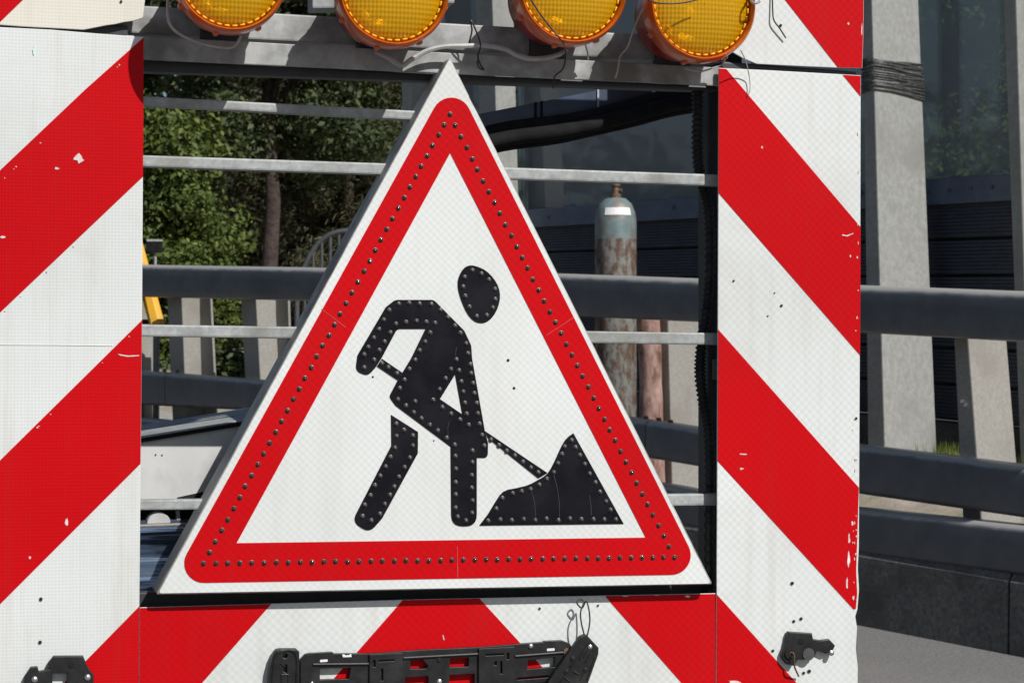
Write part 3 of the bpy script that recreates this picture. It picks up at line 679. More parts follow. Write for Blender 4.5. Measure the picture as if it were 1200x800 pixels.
# ================================================================== TRAILER + BOARD FRAME
base = SP + SN * -.5 + Vector((0, 0, 0)); zg = ground_at(base)
fr_ = thing('board_frame', Vector((SP.x, SP.y, zg)), 'weathered galvanised steel frame of beams and slats carrying the warning signs', 'frame', rz=SRZ)
def bar(name, xs, yt, yb, off, th, mat, parent=fr_, bev=.003):
    """horizontal bar; yt/yb = (y at xs[0], y at xs[1])"""
    f = [T(xs[0], yb[0], off), T(xs[1], yb[1], off), T(xs[1], yt[1], off), T(xs[0], yt[0], off)]
    return prism8(name, f, [p - SN * th for p in f], mat, parent, bev=bev)
SL = -.028
bar('slat', (100, 520), (109, 131.6), (120, 142.6), SL, .022, 'galvanised')
bar('slat', (100, 846), (179.5, 204.5), (193, 218), SL, .022, 'galvanised')
bar('slat', (100, 846), (379, 390), (393, 404), SL, .022, 'galvanised')
bar('slat', (100, 846), (586, 578), (598, 592), SL, .022, 'galvanised')
# top beams: two angle irons, face plus a lower lip behind
bar('lower_beam', (60, 845), (36.5, 79.5), (65, 101), -.012, .006, 'galvanised_old', bev=.0015)
bar('beam_lip', (60, 845), (65.6, 101.4), (80, 107), -.046, .03, 'dark_upright')  # near-black colour stands for the beam's shaded underside
bar('upper_beam', (100, 850), (3, 46), (36, 75), -.035, .05, 'galvanised_old')
# uprights behind the side panels
def upr(name, x0, x1, y0, y1, off, th, mat): 
    f = [T(x0, y1, off), T(x1, y1, off), T(x1, y0, off), T(x0, y0, off)]
    return prism8(name, f, [p - SN * th for p in f], mat, fr_, bev=.003)
upr('upright', 829.5, 870, -110, 905, -.078, .05, 'dark_upright')
upr('upright', 118, 152, -110, 905, -.078, .05, 'dark_upright')
upr('upright', 505, 533, -110, 4, -.03, .05, 'galvanised_old'); upr('upright', 366, 398, -110, 10, -.09, .05, 'galvanised_old')

bar('lower_bar', (120, 860), (735, 718), (765, 748), -.012, .05, 'galvanised_old')
bar('dark_gap_bar', (130, 836), (694, 682), (724, 712), -.095, .03, 'dark_upright')  # near-black bar added to darken the gap under the sign
bar('panel_strip', (846, 1004), (72, 84), (100, 112), -.012, .05, 'dark_upright')
bar('panel_strip', (846, 1004), (420, 424), (445, 448), -.012, .05, 'dark_upright')
bar('panel_strip', (-8, 150), (20, 30), (50, 60), -.012, .05, 'dark_upright')
bar('panel_strip', (-8, 150), (420, 424), (445, 448), -.012, .05, 'dark_upright')
bar('top_bar', (-8, 1004), (-120, -70), (-95, -45), -.012, .05, 'galvanised_old')
# trailer deck below
tb = thing('trailer', Vector((SP.x, SP.y, zg)) - SN * .9, 'low two-wheeled trailer carrying the warning board', 'trailer', rz=SRZ)
def tbox(name, a0, a1, d0, d1, z0, z1, mat, parent=tb, bev=.005):
    o_ = Vector((SP.x, SP.y, 0)); c = [o_ + SR * a + SN * -d for a, d in ((a0, d0), (a1, d0), (a1, d1), (a0, d1))]
    return prism8(name, [p + Vector((0, 0, z0)) for p in c], [p + Vector((0, 0, z1)) for p in c], mat, parent, bev=bev)
zl = T(500, 905, -.1).z
tbox('deck', -.72, .72, .06, 1.9, zl - .1, zl - .002, 'galvanised_old')
for a in (-.82, .82):
    c = Vector((SP.x, SP.y, zg + .28)) + SR * a - SN * 1.0
    wl = lathe('wheel', c - SR * .08, SR, [(.12, 0), (.26, 0), (.28, .03), (.28, .13), (.26, .16), (.12, .16)], 'rubber', tb, n=28)
    lathe('rim', c - SR * .06, SR, [(.002, 0), (.15, .02), (.16, .12), (.002, .12)], 'galvanised', wl, n=20)
tbox('axle', -.76, .76, .96, 1.04, zg + .24, zg + .32, 'dark_upright'); tbox('axle_mount', -.1, .1, .9, 1.1, zg + .3, zl - .09, 'dark_upright')
tbox('drawbar', -.04, .04, 1.85, 3.0, zl - .09, zl - .01, 'dark_upright'); tbox('jockey_leg', -.03, .03, 2.8, 2.88, zg - .002, zl - .08, 'dark_upright')

# ================================================================== STRIPED PANELS
GP = 'striped warning panels'
def panel(outline, reds, white, red, label, name='striped_panel', off=0., thick=.004, chips=(), holes=(), rough_edge=None):
    zs = min(T(x, y, off).z for x, y in outline); c = sum((T(x, y, off) for x, y in outline), Vector()) / len(outline)
    o = thing(name, Vector((c.x, c.y, zs)), label, 'warning panel', GP, rz=SRZ)
    bd = plate('board', [outline], off, thick, white, o, bev=.0008)
    for r_ in reds: sheet('red_stripe', r_, off + .0008, red, o)
    for ch in chips: sheet('paint_chip', ch, off + .0016, 'chip_white', o, .0009)
    for hx, hy, hr in holes: sheet('screw_hole', disc_px(hx, hy, hr, 10), off + .0018, 'hole_black', o, .0007)
    return o
def blob(cx, cy, rx, ry, seed=0):
    r = random.Random(seed); n = 11
    return [(cx + rx * r.uniform(.4, 1.15) * math.cos(2 * math.pi * i / n), cy + ry * r.uniform(.4, 1.15) * math.sin(2 * math.pi * i / n)) for i in range(n)]
LL = panel([(-12, 31), (0, 32), (60, 35), (114, 39.5), (168.5, 43.5), (166.5, 380), (163.3, 712), (162, 902), (-14, 902)],
      [[(168.4, 44), (167.6, 207), (-12.5, 378), (-12, 211), (100, 105)], [(166.4, 375), (164.7, 543), (-13.5, 721), (-13, 552)], [(163.2, 710), (162.1, 880), (140, 901.5), (-13.8, 901.5), (-13.5, 890)]],
      'white_sheet_fine', 'red_sheet_fine', 'tall panel whose red and white stripes rise to the right, dented and scratched',
      chips=[blob(93, 186, 7, 6, 1), blob(67, 197.5, 3.4, 1.8, 2), blob(3, 278, 5, 1.6, 3), [(138, 414.5), (150, 416.5), (163, 416), (163, 417), (150, 418), (141, 416.5)], blob(78, 611, 2, 5, 5), blob(35, 653, 1.5, 2, 6)],
      holes=[(48, 701.5, 2.1), (47, 752, 2.1)])
sheet('paint_mark', blob(39.5, 60, 1.6, 7, 9), .0016, 'teal_scuff', LL, .0009)
sheet('film_seam', [(-12, 403.2), (60, 403.6), (132, 404.6), (132, 405.2), (60, 404.3), (-12, 403.9)], .0009, 'white_plastic', LL, .0006)
for k in range(16):   # small nicks along the red film edges
    x = random.uniform(2, 160); y_ = random.choice([lambda q: 210 - q * .985, lambda q: 366 - q * .945, lambda q: 540 - q * .99]) (x); sheet('paint_chip', blob(x, y_ + 4, random.uniform(.5, 1.3), random.uniform(.4, 1.1), 100 + k), .0016, 'chip_white', LL, .0009)
UL = panel([(-12, -112), (172, -100), (170, 0), (167.5, 21), (157, 24.5), (146, 26), (135, 28.5), (124, 30), (114, 32), (104, 34), (97.5, 35), (70, 33.5), (30, 31.5), (-12, 28.5)],
      [[(-12, -111), (120, -103), (27, 0), (-1, 27), (-12, 27.5)]], 'white_sheet_cream', 'red_sheet_fine', 'cream-stained panel with a torn curling lower edge beside the lamps', holes=[(142, 2, 1.6)])
RL = panel([(842.5, 79.8), (900, 82.5), (987, 87.3), (1008.8, 88.5), (1008.3, 300), (1007, 560), (1006.6, 640), (1005.4, 665), (1006.8, 690), (1005, 713), (1002.4, 722), (1004.5, 735), (1003, 760), (1005.3, 780), (1004.6, 902), (839, 902), (840.4, 600)],
      [[(842.6, 80.4), (851, 80.8), (1008.6, 266), (1008, 416), (842, 226)], [(987.6, 87.8), (1008.4, 89), (1008.4, 113)], [(841.8, 386), (1006.6, 571), (1004.4, 640), (1003.4, 668), (1004.6, 695), (1003, 713), (1000.5, 713.5), (841.2, 540)], [(840.1, 696), (1004.4, 878), (1004.3, 901.5), (839.3, 901.5)]],
      'white_sheet_square', 'red_sheet', 'tall panel whose red and white stripes fall to the right, chipped along its outer edge',
      chips=[blob(995, 631, 1.6, 6, 11), blob(994.6, 655, 2.2, 10, 12), blob(992.5, 684, 1.3, 9, 13), blob(999, 613, 1.8, 3, 14), blob(869, 549, 2.5, 1.4, 15), [(987, 274.5), (992, 275.8), (1000, 273), (1000, 274), (993, 277), (987, 276)], blob(893, 173, 1.2, 1.6, 17), blob(872, 532, 6, 1, 18), blob(996.5, 300, 1, 2, 19), blob(860, 799, 8, 3, 20), blob(1000, 700, 1.5, 3, 21)],
      holes=[(928.5, 683, 2.0), (930.5, 727.5, 1.7), (939, 724.5, 1.8), (942, 788, 1.7), (948.5, 786, 2.1), (906, 762, 1.6), (916, 358, 1.5), (900, 370, .9), (908, 343, .8), (860, 329, 1.2), (1003.5, 490, 1.5)])
for k in range(26):   # nicks clustered on the outer edge
    y_ = random.choice([random.uniform(600, 712), random.uniform(430, 712), random.uniform(110, 400)]); x = 1004.5 + (712 - y_) * .004 - abs(random.gauss(0, 2.4)); sheet('paint_chip', blob(x, y_, random.uniform(.4, 1.1), random.uniform(.6, 2.4), 200 + k), .0016, 'chip_white', RL, .0009)
UR = panel([(846, -72), (1013, -62), (1012, 40), (1010.6, 80), (981.7, 79.6), (935, 77.5), (887, 75), (872, 69), (858, 61), (848, 52)],
      [[(920, 0), (866, -70.5), (1012.6, -61.5), (1011.6, 40), (1010.2, 79.6), (982, 79.2)]], 'white_sheet_square', 'red_sheet', 'short striped panel with a loose thin wire beside the end lamp',
      chips=[blob(994.5, 28, 1.6, 2, 31), blob(1010, 35, .8, 8, 32)], holes=[(915, 30, 1.7)])
BP_ = panel([(163.9, 711.4), (500, 701.6), (838.4, 694.8), (838.2, 902), (162.8, 902)],
      [[(164.1, 711.9), (318, 707.2), (148.6 + 15, 883), (163.2, 883)], [(472, 702.8), (562, 700.8), (746, 901.5), (297, 901.5)], [(709, 697.9), (838.2, 695.4), (838.1, 844)]],
      'white_sheet_square', 'red_sheet', 'wide bottom panel with a red chevron behind the broken plate holder',
      chips=[[(518.5, 744), (519.6, 743.6), (521, 749), (519.8, 749.6)], blob(708, 698.5, 3, 1.4, 41), blob(732, 698, 6, .9, 42), blob(806, 698.4, 5, 1.4, 43), blob(770, 697, 3, .8, 44)], holes=[(632.6, 712.6, 1.4), (701, 709, 1.2)])

# ================================================================== TRIANGLE SIGN
TF = .03; TB = -.058
tri = [(527, 66.5), (835.5, 684.5), (182.5, 696.5)]
c = T(510, 690, 0); ts = thing('roadworks_sign', Vector((c.x, c.y, c.z)), 'triangular red-bordered roadworks sign with black digging-figure pictogram and studs', 'road sign', rz=SRZ)
plate('sign_box', [rounded(tri, 2.5, 3)], TF - .0015, TF - .0015 - TB, 'sign_box_metal', ts, bev=.002)
plate('white_face', [rounded([(527, 69), (833, 683.3), (185.5, 694.8)], 2.5, 3)], TF, .0016, 'white_sheet_sign', ts)
out_tri = fillet([(530.1, 88.3), (823.5, 672.5), (199.5, 683.1)], 23, 10)
in_tri = [(527.6, 179.4), (756.7, 629.5), (277.3, 636)]
bo = plate('red_border', [out_tri, in_tri], TF + .0009, .0011, 'red_sheet', ts)
for seam in ([(377, 362), (405, 383.5)], [(672, 372), (641, 392.5)], [(536, 640), (536.4, 676)]):
    (xa, ya_), (xb, yb_) = seam; dx, dy = yb_ - ya_, xa - xb; l = math.hypot(dx, dy); dx, dy = dx / l * .28, dy / l * .28
    sheet('seam', [(xa + dx, ya_ + dy), (xb + dx, yb_ + dy), (xb - dx, yb_ - dy), (xa - dx, ya_ - dy)], TF + .0014, 'seam_pink', bo, .0007)
c1 = lambda p: (410 + p[0] / 6, 300 + p[1] / 6); c2 = lambda p: (410 + p[0] / 6, 410 + p[1] / 6); c3 = lambda p: (410 + p[0] / 6, 500 + p[1] / 6); c4 = lambda p: (550 + p[0] / 6, 500 + p[1] / 6)
PF = TF + .0012
head = smoothloop([c1(p) for p in [(855, 63), (905, 76), (960, 103), (1012, 155), (1048, 220), (1059, 285), (1043, 362), (1007, 428), (960, 466), (915, 473), (868, 455), (822, 402), (782, 310), (759, 230), (759, 165), (783, 108), (815, 73)]], 1)
plate('figure_head', [head], PF, .0012, 'black_film', ts)
body = [(463, 351.3, 9), (508.5, 351.3, 8), (544.5, 387.8, 10), (552.3, 405, 8), (553.3, 420, 0), (568.3, 505, 0), (572, 519, 3), (571.7, 536.5, 8), (558.8, 536, 1), (558.8, 616.3, 14), (529, 616.3, 14), (528.1, 523, 2), (525, 520.8, 0), (463.5, 475, 7), (456, 464.5, 6), (466, 445.5, 0), (481.7, 420, 0), (498.6, 385.3, 0), (465.5, 385.3, 6), (447.5, 419, 0), (440.5, 430, 3), (431, 440.5, 9), (416.5, 434.5, 10), (419, 416, 4), (452, 360, 3)]
hole = [(533.4, 438.6), (541.8, 485.2), (515.6, 467.4)]
plate('figure_body', [rounded(body, 0), hole], PF, .0012, 'black_film', ts)
plate('figure_leg', [rounded([(458.3, 485.8, 0), (490, 505.9, 0), (489.7, 531, 3), (448, 607, 13), (433, 624, 13), (412.5, 611, 14), (458.7, 521.7, 2)], 0, 6)], PF, .0012, 'black_film', ts)
plate('shovel_handle', [[(447.7, 420.2), (471.4, 436.4), (466, 445.2), (441.7, 429)]], PF + .0002, .0012, 'black_film', ts)
plate('shovel_handle', [[(568.5, 504.8), (641.6, 553.8), (631, 560.1), (571.9, 513)]], PF + .0002, .0012, 'black_film', ts)
heap = [c4(p) for p in [(70, 693), (130, 615), (180, 532), (212, 482), (238, 456), (270, 441), (330, 430), (400, 413), (440, 397), (475, 377), (520, 352), (548, 330), (572, 295), (600, 240), (625, 185), (648, 135), (672, 95), (698, 68), (732, 44), (1086, 681)]]
plate('soil_heap', [heap], PF, .0012, 'black_film', ts)
for ps in ([(425, 440), (447, 485), (460, 540), (465, 640)], [(592, 330), (618, 430), (632, 530), (634, 640)], [(845, 480), (856, 560), (858, 620)]):
    q = [c4(p) for p in ps]; sheet('film_crease', [(a + .45, b_) for a, b_ in q] + [(a - .35, b_) for a, b_ in q[::-1]], PF + .0006, 'crease_grey', ts, .0006)
for ps in ([(750, 640), (742, 690), (745, 715)], ):
    q = [c1(p) for p in ps]; sheet('film_crease', [(a + .4, b_) for a, b_ in q] + [(a - .3, b_) for a, b_ in q[::-1]], PF + .0006, 'crease_grey', ts, .0006)
q = [c2(p) for p in [(700, 500), (688, 545), (690, 600), (680, 625)]]; sheet('film_crease', [(a + .4, b_) for a, b_ in q] + [(a - .3, b_) for a, b_ in q[::-1]], PF + .0006, 'crease_grey', ts, .0006)
# studs
def stud_mesh(name, mat, r):
    v, f = lathe_geo(Vector((0, 0, 0)), Vector((0, -1, 0)), [(r * 1.38, -.001), (r * 1.38, .0004), (r * 1.02, .0008), (r, .0012), (r * .75, .0024), (r * .35, .0031), (.0001, .0033)], 10)
    me = bpy.data.meshes.new(name); me.from_pydata([tuple(x) for x in v], [], f); me.materials.append(MATS['led_ring']); me.materials.append(MATS[mat])
    for i, p in enumerate(me.polygons): p.material_index = 0 if i < 20 else 1; p.use_smooth = i >= 30
    bm = bmesh.new(); bm.from_mesh(me); bmesh.ops.recalc_face_normals(bm, faces=bm.faces); bm.to_mesh(me); bm.free(); return me
mr_, mb_ = stud_mesh('led_stud', 'led', .0032), stud_mesh('led_stud', 'led_clear', .0029)
Mi = WM[ts].inverted(); nst = 0
def stud(px, py, me, off):
    global nst
    o = bpy.data.objects.new('led_stud', me); COL.objects.link(o); o.parent = ts; o.location = Mi @ T(px + random.uniform(-.4, .4), py + random.uniform(-.4, .4), off); nst += 1
    o.rotation_euler = (random.uniform(-.12, .12), random.uniform(0, 6.28), random.uniform(-.12, .12))
def run(a, b_, n, me, ends=True):
    # spacing shrinks with distance: step evenly in the board plane
    A, Bq = T(*a, TF), T(*b_, TF)
    for i in range(0 if ends else 1, n):
        f = i / n; P = A + (Bq - A) * f
        d = P - C0; s_ = d.dot(FWD); stud(PX + F * d.x / s_, PY - F * d.dot(UP) / s_, me, TF + .001)
A_, B_, C_ = (527, 134.5), (790.5, 652.5), (238.5, 660)
run(A_, B_, 41, mr_); run(B_, C_, 41, mr_); run(C_, A_, 42, mr_)
S1 = [(862,100),(925,125),(980,167),(1018,235),(1025,305),(1005,362),(965,418),(888,425),(840,358),(812,282),(796,218),(805,148),
      (345,335),(415,333),(490,338),(573,338),(637,380),(688,432),(738,492),(780,540),(817,615),(830,685),(278,380),(240,450),(205,515),(168,575),(130,640),(102,692),
      (325,478),(397,465),(470,458),(538,465),(600,470),(565,537),(528,602),(490,665),(283,540),(245,603),(208,660)]
S2 = [(98,122),(172,68),(228,92),(272,123),(332,165),(385,208),(350,268),(338,348),(392,392),(448,437),(503,482),(560,525),(617,568),(680,620),(738,668),(458,73),(415,135),
      (748,68),(708,135),(672,203),(630,275),(587,353),(650,403),(712,447),(775,488),(765,145),(785,222),(795,295),(807,370),(823,447),(837,527),
      (845,100),(852,165),(865,232),(877,307),(888,372),(900,447),(913,520),(928,598),(942,672),(460,360),(325,520),(383,562),(328,602),(442,600),(442,670),(315,690)]
S3 = [(285,213),(422,217),(250,277),(385,282),(212,347),(347,350),(178,412),(310,420),(147,480),(280,480),(107,547),(243,543),(87,627),(212,612),(152,657),
      (742,207),(862,167),(858,250),(745,298),(858,340),(743,390),(860,430),(745,477),(862,518),(743,567),(860,603),(758,632),(818,657)]
S4 = [(153,90),(208,128),(265,167),(318,205),(375,248),(435,285),(487,322),(542,365),(720,95),(748,145),(778,200),(812,260),(848,330),(885,392),(922,457),(960,525),(995,585),(1030,652),(950,650),(872,650),(790,647),(708,645),(627,655),(543,645),(462,655),(380,650),(300,655),(218,650),(135,660),(188,575),(233,500),(307,467),(368,455),(432,440),(490,405),(593,320),(625,257),(655,190),(672,140)]
for fn, L_ in ((c1, S1), (c2, S2), (c3, S3), (c4, S4)):
    for p in L_: stud(*fn(p), mb_, TF + .0015)
for x, y, r in ((595.5, 422, 1.7), (602.5, 454.6, 1.6), (437, 441.5, 1.2), (508.5, 516, .9)): sheet('screw_hole', disc_px(x, y, r, 9), TF + .0008, 'hole_black', ts, .0008)

# ================================================================== LAMPS
def lamp(cx, cy, r_px, label, yaw=.0):
    LF = .108
    c = T(cx, cy, LF); r = r_px * c.y / F * 1.0; ax = (SN + SR * yaw).normalized()
    o = thing('warning_lamp', T(cx, cy + r_px, -.03), label, 'lamp', 'amber warning lamps on the top beam', rz=SRZ)
    lathe('housing', c, ax, [(.002, -.128), (r * .72, -.128), (r * .80, -.12), (r * .86, -.09), (r * .90, -.03), (r * .955, -.026), (r * .955, -.012)], 'lamp_red', o, n=48)
    rim = lathe('rim', c, ax, [(r * .93, -.03), (r * .985, -.03), (r, -.022), (r, .004), (r * .985, .012), (r * .955, .016), (r * .93, .013), (r * .915, .004), (r * .905, -.006), (r * .90, -.02)], 'lamp_rim', o, n=72)
    for k in range(8):    # fixing lugs round the rim
        a = 2 * math.pi * (k + .3) / 8; e1 = Vector((0, 0, 1)); rt = ax.cross(e1).normalized(); q = c + (rt * math.cos(a) + e1 * math.sin(a)) * r * 1.0
        v, f = lathe_geo(q - ax * .026, ax, [(.002, 0), (.0045, 0), (.005, .012), (.003, .015), (.0005, .015)], 8); mk('lug', v, f, 'lamp_rim', rim, smooth=True)
    lv, lf = [], []
    e1 = Vector((0, 0, 1)); rt = ax.cross(e1).normalized(); nb_ = 40
    for k in range(nb_):
        seg = []
        for j in range(4):
            a = 2 * math.pi * (k + .14 + j * .22) / nb_; seg.append(c + (rt * math.cos(a) + e1 * math.sin(a)) * r * .875 + ax * .004)
        v, f = tube_geo(seg, .0017, 5); b0 = len(lv); lv += v; lf += [tuple(q + b0 for q in g) for g in f]
    pr = [(r * .912, -.004), (r * .85, .003), (r * .7, .009), (r * .5, .014), (r * .25, .0165), (.001, .0175)]
    ln = lathe('lens', c, ax, pr, 'amber_lens', o, n=48)
    bd = mk('lens_beads', lv, lf, 'lamp_bead', ln, smooth=True)
    lathe('reflector', c, ax, [(r * .88, -.012), (r * .8, -.03), (r * .65, -.055), (r * .45, -.078), (r * .2, -.09), (.001, -.092)], 'reflector', o, n=48)
    lathe('bulb', c, ax, [(.009, -.092), (.009, -.06), (.007, -.05), (.001, -.047)], 'white_plastic', o, n=12)
    f = [c + SR * a + SN * -.155 + Vector((0, 0, z)) for a, z in ((-.03, -r * 1.0), (.03, -r * 1.0), (.03, r * .3), (-.03, r * .3))]
    prism8('bracket', f, [p + SN * .03 for p in f], 'dark_upright', o, bev=.003)
    return o
lamp(270, -27, 66.5, 'round amber warning lamp with a grey wire loop hanging under it')
lamp(460, -11, 67.5, 'round amber warning lamp between the grey-looped lamp and the wire-crossed lamp')
lamp(669, -13, 67, 'round amber warning lamp with a thin black wire across its lens')
lamp(821, 7, 66.5, 'round amber end lamp overlapping the white and red upper panel')

# ================================================================== CABLES AND WIRES
def wire(pts, r, mat, label, name='wire', off=None):
    P = [T(p[0], p[1], p[2]) for p in pts]; return tag(tube(name, spline(P, 6), r, mat, n=7), label, 'wire')
wire([(200, -20, .04), (196.5, 5, .06), (199, 28, .07), (212, 41, .06), (236, 51, .05), (262, 56, .04), (275, 54, .04), (283, 42, .05)], .0024, 'wire_grey', 'grey wire looping below the lamp next to the cream panel')
wire([(440, 61, .0), (455, 68, .006), (470, 77, .01), (482, 70, .01), (500, 60, .012), (520, 55, .014), (545, 54, .016), (570, 54, .016), (592, 58, .016), (606, 65, .016), (622, 69, .018), (640, 68, .018), (655, 64, .016), (664, 58, .01)], .0042, 'wire_grey', 'thick grey cable sagging along the lower top beam over the sign tip', 'cable')
wire([(549, 53, .01), (553, 36, .02), (551, 24, .03), (556, 32, .03), (563, 52, .02), (560, 66, .012), (563, 76, .012), (567, 82, .01), (561, 79, .012), (559, 71, .014)], .0014, 'wire_black', 'thin black wire curled up from the cable near the sign tip')
wire([(622, 0, .16), (634, 18, .16), (648, 36, .16), (658, 48, .15), (663, 60, .03), (660, 80, .012), (650, 90, .01), (648, 104, .01)], .0013, 'wire_black', 'thin black wire crossing the lamp lens and dangling below the beam')
wire([(686, 53, .05), (688.5, 62, .02), (689, 70, .012)], .0013, 'wire_grey', 'short pale wire end hanging under the wire-crossed lamp')
wire([(762, 2, .1), (753, 12, .09), (746, 26, .06), (740, 42, .03), (735, 56, .012), (727, 66, .01), (724, 82, .01), (721, 92, .008)], .0016, 'wire_grey', 'thin wire bent down over both beams beside the end lamp')
wire([(756, -2, .16), (766, 3, .155), (785, 4.5, .15), (803, 3, .15), (825, -2, .15)], .0013, 'wire_black', 'hair-thin wire lying across the top of the end lamp')
wire([(884, -10, .12), (880, -1, .135), (884, 4, .14), (890, 2, .135), (891, -6, .13)], .0022, 'screw_metal', 'small metal ring of wire at the rim of the end lamp')
wire([(905, -12, .004), (905.5, 12, .006), (907, 24, .008), (914, 34, .008), (921, 45, .006)], .0013, 'wire_black', 'black wire hanging loose on the short striped panel')
wire([(846, 70, .03), (848, 62, .05), (851, 66, .045), (846, 76, .02), (838, 79, .012), (820, 84, .008), (802, 80, .008)], .0014, 'wire_grey', 'stiff pale wire twisted at the corner of the red stripe')
wire([(868, 59, .05), (874, 72, .025), (878, 90, .008), (879, 104, .006), (877, 112, .005)], .0009, 'wire_grey', 'hair-thin pale wire bowed over the corner of the striped panel')
# corrugated conduit down the right upright
cp = spline([T(817, 96, -.064), T(817.5, 130, -.064), T(817, 170, -.064), T(820, 205, -.064), T(828, 235, -.064), T(832, 275, -.064), T(831, 330, -.064), T(827, 370, -.064), T(821.5, 410, -.064), T(820.5, 440, -.064), T(825, 475, -.064), T(830.5, 510, -.064), T(832, 560, -.064), T(831, 640, -.064), T(833, 730, -.064)], 26)
tag(tube('conduit', cp, [.0105 if (i // 2) % 2 else .0078 for i in range(len(cp))], 'black_plastic', n=10), 'black corrugated cable conduit running down beside the frame upright', 'conduit')
# dark blue boom with hoses
bm_o = thing('crane_boom', T(700, 140, -.4), 'dark blue crane boom with black hoses under the top beam', 'boom', rz=SRZ)
f = [T(505, 173, -.3), T(765, 121, -.3), T(880, 92, -.3), T(880, 60, -.3), T(790, 88, -.3), T(505, 145, -.3)]
mk('beam', f + [p - SN * .12 for p in f], [(0, 1, 2, 3, 4, 5), (11, 10, 9, 8, 7, 6)] + [(i, (i + 1) % 6, (i + 1) % 6 + 6, i + 6) for i in range(6)], 'boom_blue', bm_o)
for x in (627, 634, 700):
    yy = 158 - (x - 440) * .2 - 1; ff = [T(x, yy + 34, -.297), T(x + 2.2, yy + 34, -.297), T(x + 2.2, yy, -.297), T(x, yy, -.297)]
    prism8('strap', ff, [p - SN * .004 for p in ff], 'wire_grey' if x == 700 else 'rubber', bm_o)
for k, (dy, rr, do) in enumerate(((0, .017, 0), (9, .014, .02), (16, .012, -.01))):
    tube('hose', spline([T(505, 176 + dy, -.3 + do), T(535, 169 + dy, -.3 + do), T(590, 154 + dy, -.3 + do), T(650, 146 + dy, -.29 + do), T(690, 139 + dy * .9, -.29 + do), T(740, 126 + dy, -.29 + do), T(790, 113 + dy, -.29 + do), T(850, 104 + dy, -.29 + do)], 5), rr, 'rubber', bm_o, n=10)
ff = [T(768, 124, -.27), T(846, 118, -.27), T(846, 92, -.27), T(785, 96, -.27)]; prism8('joint_block', ff, [p - SN * .15 for p in ff], 'rubber', bm_o, bev=.01)
tbp = [T(850, 80, -.34), T(884, 80, -.34), T(884, 902, -.34), T(850, 902, -.34)]; prism8('boom_post', [tbp[3], tbp[2], tbp[1], tbp[0]], [p - SN * .08 for p in (tbp[3], tbp[2], tbp[1], tbp[0])], 'boom_blue', bm_o)

# ================================================================== EQUIPMENT BOX + BLUE COVER BEHIND THE SIGN
eb = thing('equipment_box', T(230, 590, -.3), 'scratched pale metal equipment box with black rubber lid edge', 'box', rz=SRZ)
EO = -.2
f = [T(90, 588, EO), T(420, 588, EO), T(420, 476, EO), T(90, 530, EO)]
prism8('body', f, [p - SN * .5 for p in f], 'box_white', eb, bev=.004)
f = [T(90, 530, EO + .008), T(420, 476, EO + .008), T(420, 472.5, EO + .008), T(90, 526.5, EO + .008)]
prism8('rubber_edge', f, [p - SN * .52 for p in f], 'rubber', eb, bev=.003)
f = [T(90, 526, EO + .002), T(420, 472, EO + .002), T(420, 469.5, EO + .002), T(90, 523.5, EO + .002)]
prism8('lid', f, [p - SN * .51 for p in f], 'galvanised', eb, bev=.002)
sheet('hinge_slot', [(208, 582.5), (238, 576), (240, 583.2), (213, 583.6)], EO + .002, 'hole_black', eb, .003)
for x, y in ((182.5, 532.5), (190, 533)): sheet('screw_hole', disc_px(x, y, .9, 8), EO + .0015, 'hole_black', eb, .002)
# undercarriage below the box
f = [T(90, 640, EO - .06), T(420, 640, EO - .06), T(420, 588.6, EO - .06), T(90, 588.6, EO - .06)]
prism8('skirt', f, [p - SN * .4 for p in f], 'rubber', eb)
lathe('roller', T(184, 613, EO - .05), SN, [(.002, .03), (.019, .03), (.021, .025), (.021, 0)], 'box_white', eb, n=24)
f = [T(208, 618, EO - .03), T(212, 618, EO - .03), T(210.5, 598, EO - .03), T(206.5, 598, EO - .03)]; prism8('strut', f, [p - SN * .02 for p in f], 'galvanised', eb)
zt_ = T(230, 640, EO).z
f0 = [T(100, 640.5, EO - .1), T(410, 640.5, EO - .1)]
tbox('box_leg', (f0[0] - SP).dot(SR), (f0[0] - SP).dot(SR) + .05, .5, .56, zl - .003, zt_ + .01, 'dark_upright'); tbox('box_leg', -.3, -.25, .5, .56, zl - .003, zt_ + .01, 'dark_upright')
# rippled glossy cover
vs, fs = [], []; nx, ny = 26, 44
zc0 = T(230, 616, -.15).z; a0 = (T(90, 640, -.15) - SP).dot(SR); a1 = (T(470, 640, -.15) - SP).dot(SR)
for j in range(ny + 1):
    v = j / ny
    for i in range(nx + 1):
        u = i / nx; z = zc0 - v * (zc0 - zl) ; bulge = .05 * math.sin(min(1, v * 2.2) * math.pi * .5) + .02 * math.sin(v * 30 + u * 1.3) + .006 * math.sin(v * 71 - u * 2)
        vs.append(SP + SR * (a0 + (a1 - a0) * u) + SN * (-.235 + bulge) + Vector((0, 0, z + .006 * math.sin(u * 5 + v * 3))))
for j in range(ny):
    for i in range(nx): a = j * (nx + 1) + i; fs.append((a, a + 1, a + nx + 2, a + nx + 1))
k = len(vs); top = [q - SN * .25 for q in vs[:nx + 1]]; vs += top
for i in range(nx): fs.append((i, i + 1, k + i + 1, k + i))
bc = mk('blue_cover', vs, fs, 'blue_gloss', smooth=True, rz=SRZ)
tag(bc, 'glossy rippled blue cover glinting behind the lower corner of the sign', 'cover')
tag(tube('cover_edge', spline([T(90, 619, -.19), T(180, 615.5, -.19), T(300, 611, -.19), T(420, 607, -.19)], 4), .0026, 'soil', bc, n=7))

